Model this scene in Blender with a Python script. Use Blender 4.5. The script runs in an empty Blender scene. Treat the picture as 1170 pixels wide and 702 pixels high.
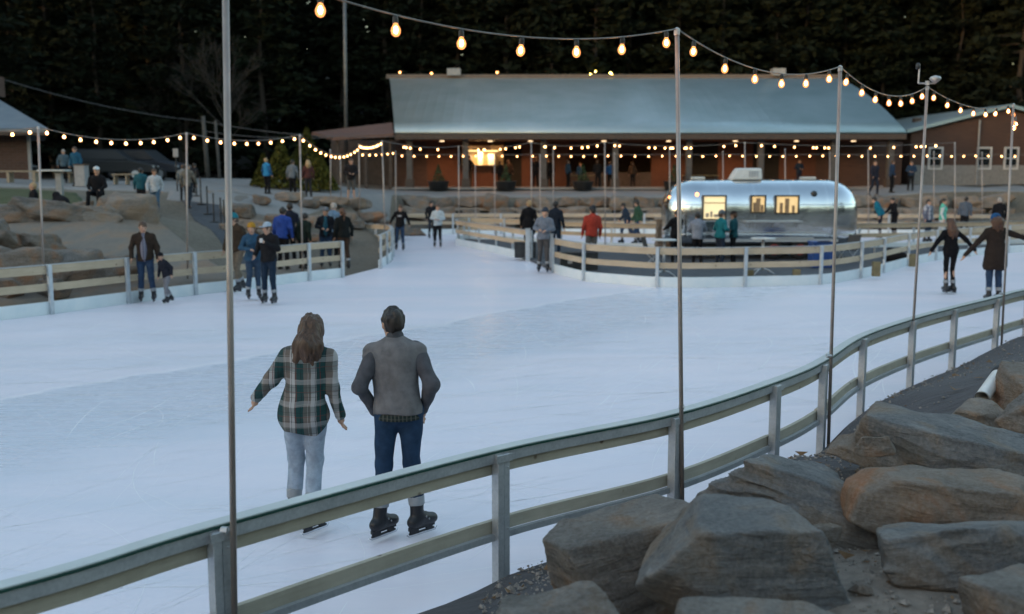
import bpy, bmesh, math, random
import numpy as np
import openvdb as vdb
from mathutils import Vector, Matrix
random.seed(7); rng = np.random.default_rng(7)
R = math.radians
sc = bpy.context.scene
COL = sc.collection
F, H, TH = 1137.0, 2.9, R(7.42)
CT, ST = math.cos(TH), math.sin(TH)

# ---------------------------------------------------------------- survey helpers (photo measurements -> metres)
def zat(py, Y):
    v = -(py-351)/F
    return H + Y*(-ST+v*CT)/(CT+v*ST)
def Yat(py, z=0.0):
    v = -(py-351)/F
    return (z-H)*(CT+v*ST)/(-ST+v*CT)
def xat(px, Y, z=0.0):
    return (px-585)/F*(Y*CT+(H-z)*ST)
def P(px, py, z=0.0):
    Y = Yat(py, z); return (xat(px, Y, z), Y, z)
def Q(px, py, Y):
    z = zat(py, Y); return (xat(px, Y, z), Y, z)

# ---------------------------------------------------------------- materials
def nodes(name):
    m = bpy.data.materials.new(name); m.use_nodes = True
    nt = m.node_tree; b = nt.nodes['Principled BSDF']
    return m, nt, b
def texco(nt, kind='Object', scale=(1,1,1), rot=(0,0,0)):
    tc = nt.nodes.new('ShaderNodeTexCoord'); mp = nt.nodes.new('ShaderNodeMapping')
    mp.inputs['Scale'].default_value = scale; mp.inputs['Rotation'].default_value = rot
    nt.links.new(tc.outputs[kind], mp.inputs['Vector']); return mp.outputs['Vector']
def noise(nt, vec, scale, detail=5, rough=.6, dist=0):
    n = nt.nodes.new('ShaderNodeTexNoise'); n.inputs['Scale'].default_value = scale
    n.inputs['Detail'].default_value = detail; n.inputs['Roughness'].default_value = rough
    n.inputs['Distortion'].default_value = dist
    nt.links.new(vec, n.inputs['Vector']); return n.outputs['Fac']
def ramp(nt, fac, stops):
    r = nt.nodes.new('ShaderNodeValToRGB'); e = r.color_ramp.elements
    while len(e) < len(stops): e.new(.5)
    for i, (p, c) in enumerate(stops):
        e[i].position = p; e[i].color = (*c, 1) if len(c) == 3 else c
    nt.links.new(fac, r.inputs['Fac']); return r.outputs['Color']
def mix(nt, a, b, fac, mode='MIX'):
    m = nt.nodes.new('ShaderNodeMix'); m.data_type = 'RGBA'; m.blend_type = mode
    for s, v in ((m.inputs[0], fac), (m.inputs[6], a), (m.inputs[7], b)):
        if hasattr(v, 'links') or hasattr(v, 'is_linked'): nt.links.new(v, s)
        else: s.default_value = (*v, 1) if isinstance(v, tuple) and len(v) == 3 else v
    return m.outputs[2]
def bump(nt, b, h, strength=.3, dist=.02, prev=None):
    n = nt.nodes.new('ShaderNodeBump'); n.inputs['Strength'].default_value = strength
    n.inputs['Distance'].default_value = dist; nt.links.new(h, n.inputs['Height'])
    if prev is not None: nt.links.new(prev, n.inputs['Normal'])
    nt.links.new(n.outputs['Normal'], b.inputs['Normal']); return n.outputs['Normal']
def math_(nt, op, a, b_=0.0, c=0.0):
    n = nt.nodes.new('ShaderNodeMath'); n.operation = op
    for s, v in zip(n.inputs, (a, b_, c)):
        if hasattr(v, 'is_linked'): nt.links.new(v, s)
        else: s.default_value = v
    return n.outputs[0]
_mc = {}
def mat(name, c, c2=None, rough=.7, metal=0, scale=6, bs=.15, bd=.01, spec=.4, detail=5, stretch=(1,1,1)):
    """procedural material: two tones mixed by noise, with a little bump"""
    if name in _mc: return _mc[name]
    m, nt, b = nodes(name)
    if c2 is None: c2 = tuple(min(1, v*1.35) for v in c)
    v = texco(nt, 'Object', stretch)
    f = noise(nt, v, scale, detail)
    col = ramp(nt, f, [(.35, c), (.65, c2)])
    nt.links.new(col, b.inputs['Base Color'])
    b.inputs['Roughness'].default_value = rough; b.inputs['Metallic'].default_value = metal
    b.inputs['Specular IOR Level'].default_value = spec
    if bs: bump(nt, b, noise(nt, v, scale*4, 4), bs, bd)
    _mc[name] = m; return m
def cloth(c, k=.8, rough=.9):
    key = 'cloth_%d_%d_%d' % tuple(int(v*1000) for v in c)
    return mat(key, tuple(v*k for v in c), tuple(min(1, v*1.15) for v in c), rough=rough, scale=14, bs=.35, bd=.006, spec=.15)
def emit(name, c, s, base=(.8,.7,.5)):
    if name in _mc: return _mc[name]
    m, nt, b = nodes(name)
    b.inputs['Base Color'].default_value = (*base, 1)
    b.inputs['Emission Color'].default_value = (*c, 1); b.inputs['Emission Strength'].default_value = s
    _mc[name] = m; return m

# ---------------------------------------------------------------- object helpers
def link(name, me, m=None, parent=None, loc=None, smooth=False):
    o = bpy.data.objects.new(name, me); COL.objects.link(o)
    if m is not None and len(me.materials) == 0: me.materials.append(m)
    if smooth:
        me.polygons.foreach_set('use_smooth', [True]*len(me.polygons))
    if parent is not None: o.parent = parent
    if loc is not None: o.location = loc
    return o
def tag(o, label, cat, group=None, kind=None):
    if label: o['label'] = label
    if cat: o['category'] = cat
    if group: o['group'] = group
    if kind: o['kind'] = kind
    return o
def struct(o, kind='structure'):
    o['kind'] = kind; return o
def thing(name, label, cat, loc=(0,0,0), rz=0, group=None):
    o = bpy.data.objects.new(name, None); COL.objects.link(o); o.empty_display_size = .1
    o.location = loc; o.rotation_euler = (0,0,rz); return tag(o, label, cat, group)
def copy_tree(o, parent=None):
    c = o.copy(); COL.objects.link(c)
    if parent is not None: c.parent = parent
    for ch in list(o.children): copy_tree(ch, c)
    return c
class MB:
    def __init__(s): s.v = []; s.f = []
    def quadbox(s, pts):          # 8 pts: bottom 4 ccw, top 4 ccw
        n = len(s.v); s.v += [tuple(p) for p in pts]
        for q in ((3,2,1,0),(4,5,6,7),(0,1,5,4),(1,2,6,5),(2,3,7,6),(3,0,4,7)): s.f.append(tuple(n+i for i in q))
        return s
    def box(s, c, d, rz=0, M=None):
        x, y, z = (v/2 for v in d); T = Matrix.Translation(c) @ Matrix.Rotation(rz, 4, 'Z') if M is None else M
        return s.quadbox([T @ Vector(p) for p in ((-x,-y,-z),(x,-y,-z),(x,y,-z),(-x,y,-z),(-x,-y,z),(x,-y,z),(x,y,z),(-x,y,z))])
    def tube(s, pts, r, n=8, caps=True):
        pts = [Vector(p) for p in pts]; k0 = len(s.v); N = len(pts)
        rr = r if isinstance(r, (list, tuple)) else [r]*N
        up = Vector((0,0,1)); d0 = (pts[1]-pts[0]).normalized()
        if abs(d0.dot(up)) > .9: up = Vector((1,0,0))
        for i, p in enumerate(pts):
            d = (pts[min(i+1,N-1)]-pts[max(i-1,0)]).normalized()
            a = d.cross(up).normalized(); b = a.cross(d)
            for k in range(n):
                t = 2*math.pi*k/n; s.v.append(tuple(p+(a*math.cos(t)+b*math.sin(t))*rr[i]))
        for i in range(N-1):
            for k in range(n):
                a = k0+i*n+k; b = k0+i*n+(k+1)%n; s.f.append((a, b, b+n, a+n))
        if caps:
            s.f.append(tuple(k0+k for k in range(n))[::-1]); s.f.append(tuple(k0+(N-1)*n+k for k in range(n)))
        return s
    def lathe(s, prof, c=(0,0,0), n=16, axis='z'):
        k0 = len(s.v); c = Vector(c)
        for r, h in prof:
            for k in range(n):
                t = 2*math.pi*k/n
                if axis == 'z': p = (r*math.cos(t), r*math.sin(t), h)
                elif axis == 'y': p = (r*math.cos(t), h, r*math.sin(t))
                else: p = (h, r*math.cos(t), r*math.sin(t))
                s.v.append(tuple(c+Vector(p)))
        for i in range(len(prof)-1):
            for k in range(n):
                a = k0+i*n+k; b = k0+i*n+(k+1)%n; s.f.append((a,b,b+n,a+n))
        s.f.append(tuple(k0+k for k in range(n))[::-1]); s.f.append(tuple(k0+(len(prof)-1)*n+k for k in range(n)))
        return s
    def sweep(s, path, o0, o1, z0, z1, zf=None):
        """rectangular bar along a plan path; offsets are to the right of travel"""
        k0 = len(s.v); N = len(path)
        for i, p in enumerate(path):
            a = path[max(i-1,0)]; b = path[min(i+1,N-1)]; d = Vector((b[0]-a[0], b[1]-a[1])).normalized(); n = Vector((d.y, -d.x))
            zz = zf(p) if zf else 0
            for o, z in ((o0,z0),(o1,z0),(o1,z1),(o0,z1)): s.v.append((p[0]+n.x*o, p[1]+n.y*o, z+zz))
        for i in range(N-1):
            for k in range(4):
                a = k0+4*i+k; b = k0+4*i+(k+1)%4; s.f.append((a, a+4, b+4, b))
        s.f.append((k0,k0+1,k0+2,k0+3)); s.f.append(tuple(k0+4*(N-1)+k for k in (3,2,1,0)))
        return s
    def mesh(s, name):
        me = bpy.data.meshes.new(name); me.from_pydata(s.v, [], s.f); me.update()
        bm = bmesh.new(); bm.from_mesh(me); bmesh.ops.recalc_face_normals(bm, faces=bm.faces); bm.to_mesh(me); bm.free()
        return me
    def build(s, name, m, parent=None, loc=None, smooth=False, bevel=0):
        o = link(name, s.mesh(name), m, parent, loc, smooth)
        if bevel:
            b = o.modifiers.new('bevel', 'BEVEL'); b.width = bevel; b.segments = 2; b.limit_method = 'ANGLE'
        return o
def catmull(pts, sub=6):
    out = []
    n = len(pts)
    for i in range(n-1):
        p0, p1, p2, p3 = (Vector(pts[j][:2]) for j in (max(i-1,0), i, i+1, min(i+2,n-1)))
        for k in range(sub):
            t = k/sub
            q = .5*((2*p1)+(-p0+p2)*t+(2*p0-5*p1+4*p2-p3)*t*t+(-p0+3*p1-3*p2+p3)*t**3)
            out.append((q.x, q.y))
    out.append(tuple(pts[-1][:2])); return out

# ---------------------------------------------------------------- value noise + SDF modelling
_NT = np.random.default_rng(99).uniform(-1, 1, (64,64,64)).astype(np.float32)
def vnoise(p, seed=0):
    p = np.asarray(p, np.float32)+np.float32((seed*17.37) % 61.3); fl = np.floor(p); f = p-fl; f = f*f*(3-2*f); i = fl.astype(np.int32) & 63; j = (i+1) & 63
    x0, y0, z0 = i[...,0], i[...,1], i[...,2]; x1, y1, z1 = j[...,0], j[...,1], j[...,2]; fx, fy, fz = f[...,0], f[...,1], f[...,2]
    def L(a, b_, t): return a+(b_-a)*t
    c0 = L(L(_NT[x0,y0,z0], _NT[x1,y0,z0], fx), L(_NT[x0,y1,z0], _NT[x1,y1,z0], fx), fy)
    c1 = L(L(_NT[x0,y0,z1], _NT[x1,y0,z1], fx), L(_NT[x0,y1,z1], _NT[x1,y1,z1], fx), fy)
    return L(c0, c1, fz)
def roughen(s, g, fn, band=.07):
    """add fn(points) to the field of s, only near its surface"""
    k = np.abs(s.d) < band
    if k.any(): s.d[k] += fn(g[k]).astype(np.float32)
def fbm(p, o=4, seed=0):
    a = 0; amp = 1; q = p.copy()
    for k in range(o): a = a+amp*vnoise(q, seed+k); amp *= .5; q = q*2.03+7.1
    return a
class SDF:
    def __init__(s, lo, hi, vx):
        s.lo = np.array(lo, float); s.vx = vx; s.n = np.maximum(((np.array(hi)-s.lo)/vx).astype(int)+1, 4)
        s.d = np.full(s.n, .12, np.float32)
    def win(s, lo, hi, pad):
        a = np.clip(((np.array(lo)-pad-s.lo)/s.vx).astype(int), 0, s.n-1); b = np.clip(((np.array(hi)+pad-s.lo)/s.vx).astype(int)+2, 1, s.n)
        if (b <= a).any(): return None
        g = np.stack(np.meshgrid(*[np.arange(a[k], b[k]) for k in range(3)], indexing='ij'), -1)*s.vx+s.lo
        return (slice(a[0],b[0]), slice(a[1],b[1]), slice(a[2],b[2])), g
    def put(s, w, d, k, sub=False):
        e = s.d[w]
        if sub: s.d[w] = np.maximum(e, -d)
        else:
            h = np.maximum(k-np.abs(e-d), 0)/k; s.d[w] = np.minimum(e, d)-h*h*k*.25
    def cap(s, a, b, r0, r1=None, k=.03, sub=False):
        r1 = r0 if r1 is None else r1; a = np.array(a, float); b = np.array(b, float); R_ = max(r0, r1)
        w = s.win(np.minimum(a,b)-R_, np.maximum(a,b)+R_, .1)
        if w is None: return
        w, g = w; ab = b-a; t = np.clip(((g-a)@ab)/max(ab@ab, 1e-9), 0, 1)
        d = np.linalg.norm(g-(a+t[...,None]*ab), axis=-1)-(r0+(r1-r0)*t); s.put(w, d, k, sub)
    def ell(s, c, r, k=.03, rot=None, sub=False):
        c = np.array(c, float); r = np.array(r, float); m = r.max()
        w = s.win(c-m, c+m, .1)
        if w is None: return
        w, g = w; q = g-c
        if rot is not None: q = q@np.array(rot.to_3x3())
        l = np.linalg.norm(q/r, axis=-1); l2 = np.linalg.norm(q/(r*r), axis=-1)+1e-9
        s.put(w, l*(l-1)/l2, k, sub)
    def grid(s): return np.stack(np.meshgrid(*[np.arange(n) for n in s.n], indexing='ij'), -1)*s.vx+s.lo
    def mesh(s, name, iso=0.0):
        d = s.d; d = np.pad(d, 1, constant_values=.12)
        g = vdb.FloatGrid(.12); g.copyFromArray(np.ascontiguousarray(d, np.float32))
        p, q = g.convertToQuads(isovalue=iso)
        p = (p-1)*s.vx+s.lo
        me = bpy.data.meshes.new(name); me.vertices.add(len(p)); me.vertices.foreach_set('co', p.astype(np.float32).ravel())
        me.loops.add(len(q)*4); me.loops.foreach_set('vertex_index', q.astype(np.int32).ravel())
        me.polygons.add(len(q)); me.polygons.foreach_set('loop_start', np.arange(0, len(q)*4, 4, dtype=np.int32))
        me.polygons.foreach_set('use_smooth', np.ones(len(q), bool)); me.update(); me.validate()
        return me
# ================================================================ CAMERA, WORLD, LIGHT
cam = bpy.data.cameras.new('camera'); co = bpy.data.objects.new('camera', cam); COL.objects.link(co)
co.location = (0,0,H); co.rotation_euler = (R(90)-TH, 0, 0)
cam.sensor_width = 36; cam.lens = 36*F/1170; cam.clip_end = 2000; cam.clip_start = .05
cam.dof.use_dof = True; cam.dof.focus_distance = 8.1; cam.dof.aperture_fstop = 1.5
sc.camera = co
w = bpy.data.worlds.new('World'); sc.world = w; w.use_nodes = True
wt = w.node_tree; bg = wt.nodes['Background']
sky = wt.nodes.new('ShaderNodeTexSky'); sky.sky_type = 'NISHITA'; sky.sun_disc = False
SUN_E, SUN_R = R(3.0), R(-130)
sky.sun_elevation = SUN_E; sky.sun_rotation = SUN_R; sky.air_density = 1.0; sky.dust_density = 1.0; sky.ozone_density = 1.1
wt.links.new(sky.outputs[0], bg.inputs[0]); bg.inputs[1].default_value = .1
sun = bpy.data.lights.new('sun', 'SUN'); sun.energy = .05; sun.angle = R(12); sun.color = (1,.72,.5)
so = bpy.data.objects.new('sun', sun); COL.objects.link(so)
d = Vector((math.sin(SUN_R)*math.cos(SUN_E), math.cos(SUN_R)*math.cos(SUN_E), math.sin(SUN_E)))
so.rotation_euler = d.to_track_quat('Z', 'Y').to_euler()
sc.view_settings.view_transform = 'Standard'; sc.view_settings.look = 'None'; sc.view_settings.gamma = 1
sc.view_settings.exposure = 3.3
sc.cycles.max_bounces = 5; sc.cycles.diffuse_bounces = 2; sc.cycles.glossy_bounces = 3; sc.cycles.transmission_bounces = 3
sc.cycles.sample_clamp_indirect = 3; sc.cycles.caustics_reflective = False; sc.cycles.caustics_refractive = False
sc.cycles.use_denoising = True

# ================================================================ PLAN OF THE RINK
near = [(-14.5,2.0),(-10,.6),(-6.6,1.35),(-4.2,2.85)]
near_px = [(0,672,),(245,600),(568,514),(768,473),(882,437),(937,414),(983,385),(1040,365),(1088,352),(1137,340),(1172,331)]
nr = []
for px, py in near_px:
    q = P(px, py, 1.0); nr.append((q[0], q[1]))
# even the spacing out a little: the rail is one smooth curve
near_posts = nr[1:]
near_line = near+nr+[(12.2,20.0),(17,24),(24,29)]
leftrail = [P(390,317)[:2], P(352,321)[:2], P(315,326)[:2], P(259,333)[:2], P(222,337)[:2], P(145,347)[:2], P(57,359)[:2], P(0,366)[:2], P(-70,375)[:2], P(-160,388)[:2]]
gate_a = [P(433,306,.0)[:2], P(447,299)[:2], P(449,288)[:2]]
backline = [(-5.5,51.2),(0,51.5),(8,51.5),(16,51),(24,50)]
outer = near_line+[(30,35),(33,43),(30,49)]+backline[::-1]+[(-5.2,44),gate_a[2],gate_a[1],gate_a[0]]+[tuple(q) for q in catmull(leftrail,6)]+[(-18,12),(-18,5)]
front_px = [(634,312),(669,321),(710,325),(751,328),(800,328.5),(850,327.5),(935,325),(981,318),(1007,312),(1035,304),(1067,297.5),(1105,293),(1150,289),(1200,286),(1250,284)]
isl_front = [P(a,b)[:2] for a,b in front_px]
isl_tip = [P(605,298)[:2], P(583,293)[:2], P(561,288)[:2], P(538,283.5)[:2], P(521,279)[:2]]
isl_back = [(xat(532,46),46.0),(xat(577,45),45.2),(xat(640,42),42.0),(xat(700,40.5),40.4),(xat(780,39.8),39.8),(xat(870,39.8),39.8),(xat(960,40),40.0),(xat(1060,41),41.0),(xat(1160,42.5),42.5),(xat(1260,44),44.0)]
island = isl_tip+isl_back+isl_front[::-1]
def inpoly(X, Y, poly):
    X = np.asarray(X, float); c = np.zeros(X.shape, bool); n = len(poly)
    for i in range(n):
        x0, y0 = poly[i][:2]; x1, y1 = poly[(i+1)%n][:2]
        k = ((y0 > Y) != (y1 > Y)) & (X < (x1-x0)*(Y-y0)/((y1-y0) or 1e-9)+x0); c ^= k
    return c
def dpoly(X, Y, poly, closed=True):
    D = np.full(np.shape(X), 1e9); n = len(poly)
    for i in range(n if closed else n-1):
        a = poly[i]; b = poly[(i+1)%n]; dx, dy = b[0]-a[0], b[1]-a[1]
        t = np.clip(((X-a[0])*dx+(Y-a[1])*dy)/(dx*dx+dy*dy+1e-9), 0, 1)
        D = np.minimum(D, np.hypot(X-a[0]-t*dx, Y-a[1]-t*dy))
    return D
outer_s = catmull(near_line, 6)+[tuple(p[:2]) for p in outer[len(near_line):]]

# ---------------------------------------------------------------- terrain
cps = [Q(*a) for a in [(-80,262,26.5),(-40,258,27.5),(60,256,28),(130,254,29),(170,252,30.5),(0,232,32),(90,226,34),(60,214,42),(0,205,46),(-150,205,40),
 (176,248,36),(212,240,38),(245,264,33.5),(190,214,44),(160,208,52),(87,214,44),(335,226,46),(401,228,45),(445,225,50),(300,216,52),(250,215,48),(272,228,40),
 (320,240,40),(360,243,41),(620,672,6.0),(850,530,8.0),(1000,470,10),(1088,440,10),(1150,420,11),(1170,385,15),
 (1100,222,53),(1160,222,53),(1000,222,54),(1040,217,58),(1100,214,62),(1170,213,62)]]
cps += [(x, 55.5, 1.8) for x in (-4,0,5,10,15,20)]+[(x, 62, 2.2) for x in (-10,-4,4,12,20,28)]+[(x, 66, 2.3) for x in (-8,4,18,30)]
cps += [(0,0,.8),(2,2,.6),(1.5,4.4,.84),(1.75,4.9,.86),(2.3,4.5,.84),(2.6,5.7,.68),(3.4,5.5,.75),(3.2,6.9,.62),(.7,5,.42),(4.6,7.4,.65),(4.6,5.2,.85),(-3,0,.9),(-5,-3,1.2),(7,4,1.1),(10,8,1.3),(14,13,1.3),(-12,-3,1.2),(0,-8,1.4),(14,0,1.6),(-22,5,1.5),(-22,16,1.5),(-20,24,2.2),(20,20,1.3),(34,30,1.6),(38,45,1.8),(30,54,2.0),(-25,35,2.5),(-25,50,2.7),(-12,60,2.6)]
cps += [(x, 80, 3.0) for x in (-45,-20,0,20,45)]+[(-50,40,3),(-50,0,2.5),(50,40,3),(50,0,2.5),(0,-40,2.5),(40,-40,2.5),(-40,-40,2.5),(0,100,4),(60,90,4),(-60,90,4)]
fab = []
for p, py in ((nr[2],0),(nr[3],0),(nr[4],0),(nr[5],0),(nr[6],0),(nr[7],0),(nr[8],0),(nr[9],0)): fab.append((p[0]+.12, p[1]-.12, .13))
cps += fab+[(nr[1][0]+.1, nr[1][1]-.15, .05), (nr[0][0]+.2, nr[0][1]-.2, .1), P(570,690,.02), P(480,702,.02)]
cps += [P(265,328,.12), P(200,335,.12), P(57,352,.15), P(0,358,.15), P(-80,366,.15), P(300,312,.1), P(373,306,.05), P(320,306,.08), P(430,292,.1)]
C = np.array(cps, float)
def tps(r2): return .5*r2*np.log(r2+1e-9)
_r = ((C[:,None,:2]-C[None,:,:2])**2).sum(-1); _n = len(C)
_A = np.zeros((_n+3,_n+3)); _A[:_n,:_n] = tps(_r)+np.eye(_n)*.15; _A[:_n,_n] = 1; _A[:_n,_n+1:] = C[:,:2]; _A[_n:,:_n] = _A[:_n,_n:].T
_W = np.linalg.solve(_A, np.concatenate([C[:,2], [0,0,0]]))
def h0(X, Y):
    X = np.asarray(X, float); Y = np.asarray(Y, float); sh = X.shape; x = X.ravel(); y = Y.ravel()
    out = np.empty(len(x))
    for i in range(0, len(x), 20000):
        a = x[i:i+20000]; b = y[i:i+20000]
        r2 = (a[:,None]-C[None,:,0])**2+(b[:,None]-C[None,:,1])**2
        out[i:i+20000] = tps(r2)@_W[:_n]+_W[_n]+_W[_n+1]*a+_W[_n+2]*b
    z = out.reshape(sh); far = np.clip((np.hypot(X, Y-30)-62)/25, 0, 1)
    hill = 4+np.clip(np.hypot(X, Y-30)-72, 0, 42)*.32
    return np.clip(z, -.1, 6)*(1-far)+hill*far
def hgt(X, Y):
    z = h0(X, Y); ins = inpoly(X, Y, outer_s); D = dpoly(X, Y, outer_s)
    k = np.clip(D/.5, 0, 1)
    # the ground meets the rink edge low, and lies under the ice inside it
    low = np.minimum(z, -.02+.9*D)
    z = np.where(ins, np.where(D < .12, -.03-.12*D/.12, -.15), np.where(z > -.02+.9*D, low, z))
    st = np.where(Y < 52.9, .0, np.where(Y < 53.8, .45, 1.0)); bk = (X > -6.2) & (X < 40) & (Y > 51.2) & (Y < 55.1) & ~ins
    z = np.where(bk, np.minimum(z, st), z)
    return z
def hz(x, y): return float(hgt(np.array([x], float), np.array([y], float))[0])
def axis(lo, hi, a, b, fine, coarse):
    out = list(np.arange(lo, a, coarse))+list(np.arange(a, b, fine))+list(np.arange(b, hi+coarse, coarse)); return np.array(out)
def sheetmesh(name, xs, ys, zf):
    X, Y = np.meshgrid(xs, ys, indexing='ij'); Z = zf(X, Y); nx, ny = X.shape
    me = bpy.data.meshes.new(name); me.vertices.add(nx*ny); me.vertices.foreach_set('co', np.stack([X,Y,Z], -1).astype(np.float32).ravel())
    i, j = np.meshgrid(np.arange(nx-1), np.arange(ny-1), indexing='ij'); a = (i*ny+j).ravel()
    q = np.stack([a, a+ny, a+ny+1, a+1], -1); me.loops.add(q.size); me.loops.foreach_set('vertex_index', q.astype(np.int32).ravel())
    me.polygons.add(len(q)); me.polygons.foreach_set('loop_start', np.arange(0, q.size, 4, dtype=np.int32)); me.polygons.foreach_set('use_smooth', np.ones(len(q), bool)); me.update(); return me
m, nt, b = nodes('earth')
v = texco(nt, 'Object'); f = noise(nt, v, .35, 6); f2 = noise(nt, v, 9, 6)
c1 = ramp(nt, f, [(.35,(.10,.085,.065)),(.6,(.17,.14,.105))]); c2 = ramp(nt, f2, [(.3,(.05,.045,.035)),(.7,(.22,.19,.15))])
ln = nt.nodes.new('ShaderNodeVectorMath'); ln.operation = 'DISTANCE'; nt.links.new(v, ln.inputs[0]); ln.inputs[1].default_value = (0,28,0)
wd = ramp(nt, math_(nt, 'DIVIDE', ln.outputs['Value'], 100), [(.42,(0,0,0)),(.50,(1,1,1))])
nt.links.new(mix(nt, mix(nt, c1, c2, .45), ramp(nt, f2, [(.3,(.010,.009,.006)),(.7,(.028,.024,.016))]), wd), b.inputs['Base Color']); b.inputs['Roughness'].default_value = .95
bump(nt, b, f2, .6, .03); EARTH = m
def gz(X, Y): return hgt(X, Y)+.03*vnoise(np.stack([X*1.7, Y*1.7, X*0], -1), 3)*(~inpoly(X, Y, outer_s))*np.clip(dpoly(X, Y, outer_s)-.3, 0, 1)
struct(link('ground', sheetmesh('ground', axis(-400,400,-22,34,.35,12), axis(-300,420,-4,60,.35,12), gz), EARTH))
def patch(name, c4, nu, nv, dz, m, seed=0, amp=0.0, round_=False, kind='structure'):
    """sheet draped over the terrain between four plan corners; drawn slightly above it, with edges tucked under"""
    a, b_, c, d_ = (np.array(p[:2], float) for p in c4)
    U, V = np.meshgrid(np.linspace(0,1,nu), np.linspace(0,1,nv), indexing='ij')
    pt = (1-U)[...,None]*(1-V)[...,None]*a+U[...,None]*(1-V)[...,None]*b_+U[...,None]*V[...,None]*c+(1-U)[...,None]*V[...,None]*d_
    X, Y = pt[...,0], pt[...,1]; Z = h0(X, Y) if dz > .2 else hgt(X, Y); Z = Z+dz+amp*vnoise(np.stack([X*2.3, Y*2.3, X*0], -1), seed)
    edge = (U == 0)|(U == 1)|(V == 0)|(V == 1); Z = np.where(edge, Z-dz-.12, Z)
    vs = np.stack([X,Y,Z], -1).reshape(-1,3); fs = [(i*nv+j, (i+1)*nv+j, (i+1)*nv+j+1, i*nv+j+1) for i in range(nu-1) for j in range(nv-1)]
    me = bpy.data.meshes.new(name); me.from_pydata(vs.tolist(), [], fs); me.update()
    return struct(link(name, me, m, smooth=True), kind)

# ---------------------------------------------------------------- ice
m, nt, b = nodes('ice')
v = texco(nt, 'Object'); vs_ = texco(nt, 'Object', (.25,1.6,1), (0,0,R(-20)))
big = noise(nt, v, .16, 3, .5, .6); lanes = noise(nt, vs_, .35, 4, .55, .8); fine = noise(nt, vs_, 5, 6, .7, 1.2); med = noise(nt, v, .8, 3, .5, .6)
c = ramp(nt, lanes, [(.34,(.70,.71,.80)),(.5,(.79,.75,.84)),(.66,(.88,.80,.87))])
c = mix(nt, c, ramp(nt, med, [(.3,(.80,.79,.87)),(.75,(.88,.84,.90))]), .4)
c = mix(nt, c, (.95,.93,.97), math_(nt, 'MULTIPLY', ramp(nt, fine, [(.45,(0,0,0)),(.9,(1,1,1))]), .2))
# a freshly flooded lane: bluer and glossier, with a snow line along its far edge
l0, l1 = P(250,413), P(620,349); dl = Vector((l1[0]-l0[0], l1[1]-l0[1])).normalized(); sx = nt.nodes.new('ShaderNodeSeparateXYZ'); nt.links.new(v, sx.inputs[0])
dd = math_(nt, 'ADD', math_(nt, 'MULTIPLY_ADD', sx.outputs['X'], dl.y, -(l0[0]*dl.y-l0[1]*dl.x)), math_(nt, 'MULTIPLY', sx.outputs['Y'], -dl.x))
dd = math_(nt, 'MULTIPLY_ADD', math_(nt, 'SUBTRACT', noise(nt, v, .3, 3), .5), 1.6, dd)
lane = ramp(nt, math_(nt, 'MULTIPLY_ADD', dd, .1, .2), [(.20,(0,0,0)),(.212,(1,1,1)),(.50,(1,1,1)),(.62,(0,0,0))])
edge = ramp(nt, math_(nt, 'ABSOLUTE', math_(nt, 'ADD', dd, .03)), [(.0,(1,1,1)),(.07,(0,0,0))])
c = mix(nt, c, (.64,.71,.82), math_(nt, 'MULTIPLY', lane, .5)); c = mix(nt, c, (.95,.93,.95), math_(nt, 'MULTIPLY', edge, .6))
nt.links.new(c, b.inputs['Base Color'])
rg = math_(nt, 'MULTIPLY_ADD', fine, -.35, .55); nt.links.new(math_(nt, 'MULTIPLY_ADD', lane, -.10, rg), b.inputs['Roughness'])
b.inputs['IOR'].default_value = 1.31; b.inputs['Specular IOR Level'].default_value = .6
n1 = bump(nt, b, med, .04, .01)
# long curved skate scratches: thin iso-lines of warped noise
sc1 = noise(nt, v, 1.1, 2, .4, 2.5); s1 = math_(nt, 'ABSOLUTE', math_(nt, 'SUBTRACT', math_(nt, 'FRACT', math_(nt, 'MULTIPLY', sc1, 22)), .5))

ICE = m
# triangulated ice outline
def flat(name, poly, z, m, kind='structure', thick=0.0):
    bm = bmesh.new(); vv = [bm.verts.new((p[0],p[1],z)) for p in poly]; fc = bm.faces.new(vv); bmesh.ops.triangulate(bm, faces=[fc])
    if thick:
        r = bmesh.ops.extrude_face_region(bm, geom=list(bm.faces)); bmesh.ops.translate(bm, vec=(0,0,-thick), verts=[e for e in r['geom'] if isinstance(e, bmesh.types.BMVert)])
    bmesh.ops.recalc_face_normals(bm, faces=bm.faces)
    me = bpy.data.meshes.new(name); bm.to_mesh(me); bm.free(); o = link(name, me, m)
    if not thick and me.polygons[0].normal.z < 0: me.flip_normals()
    return struct(o, kind)
flat('ice', outer_s, 0.0, ICE)
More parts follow.
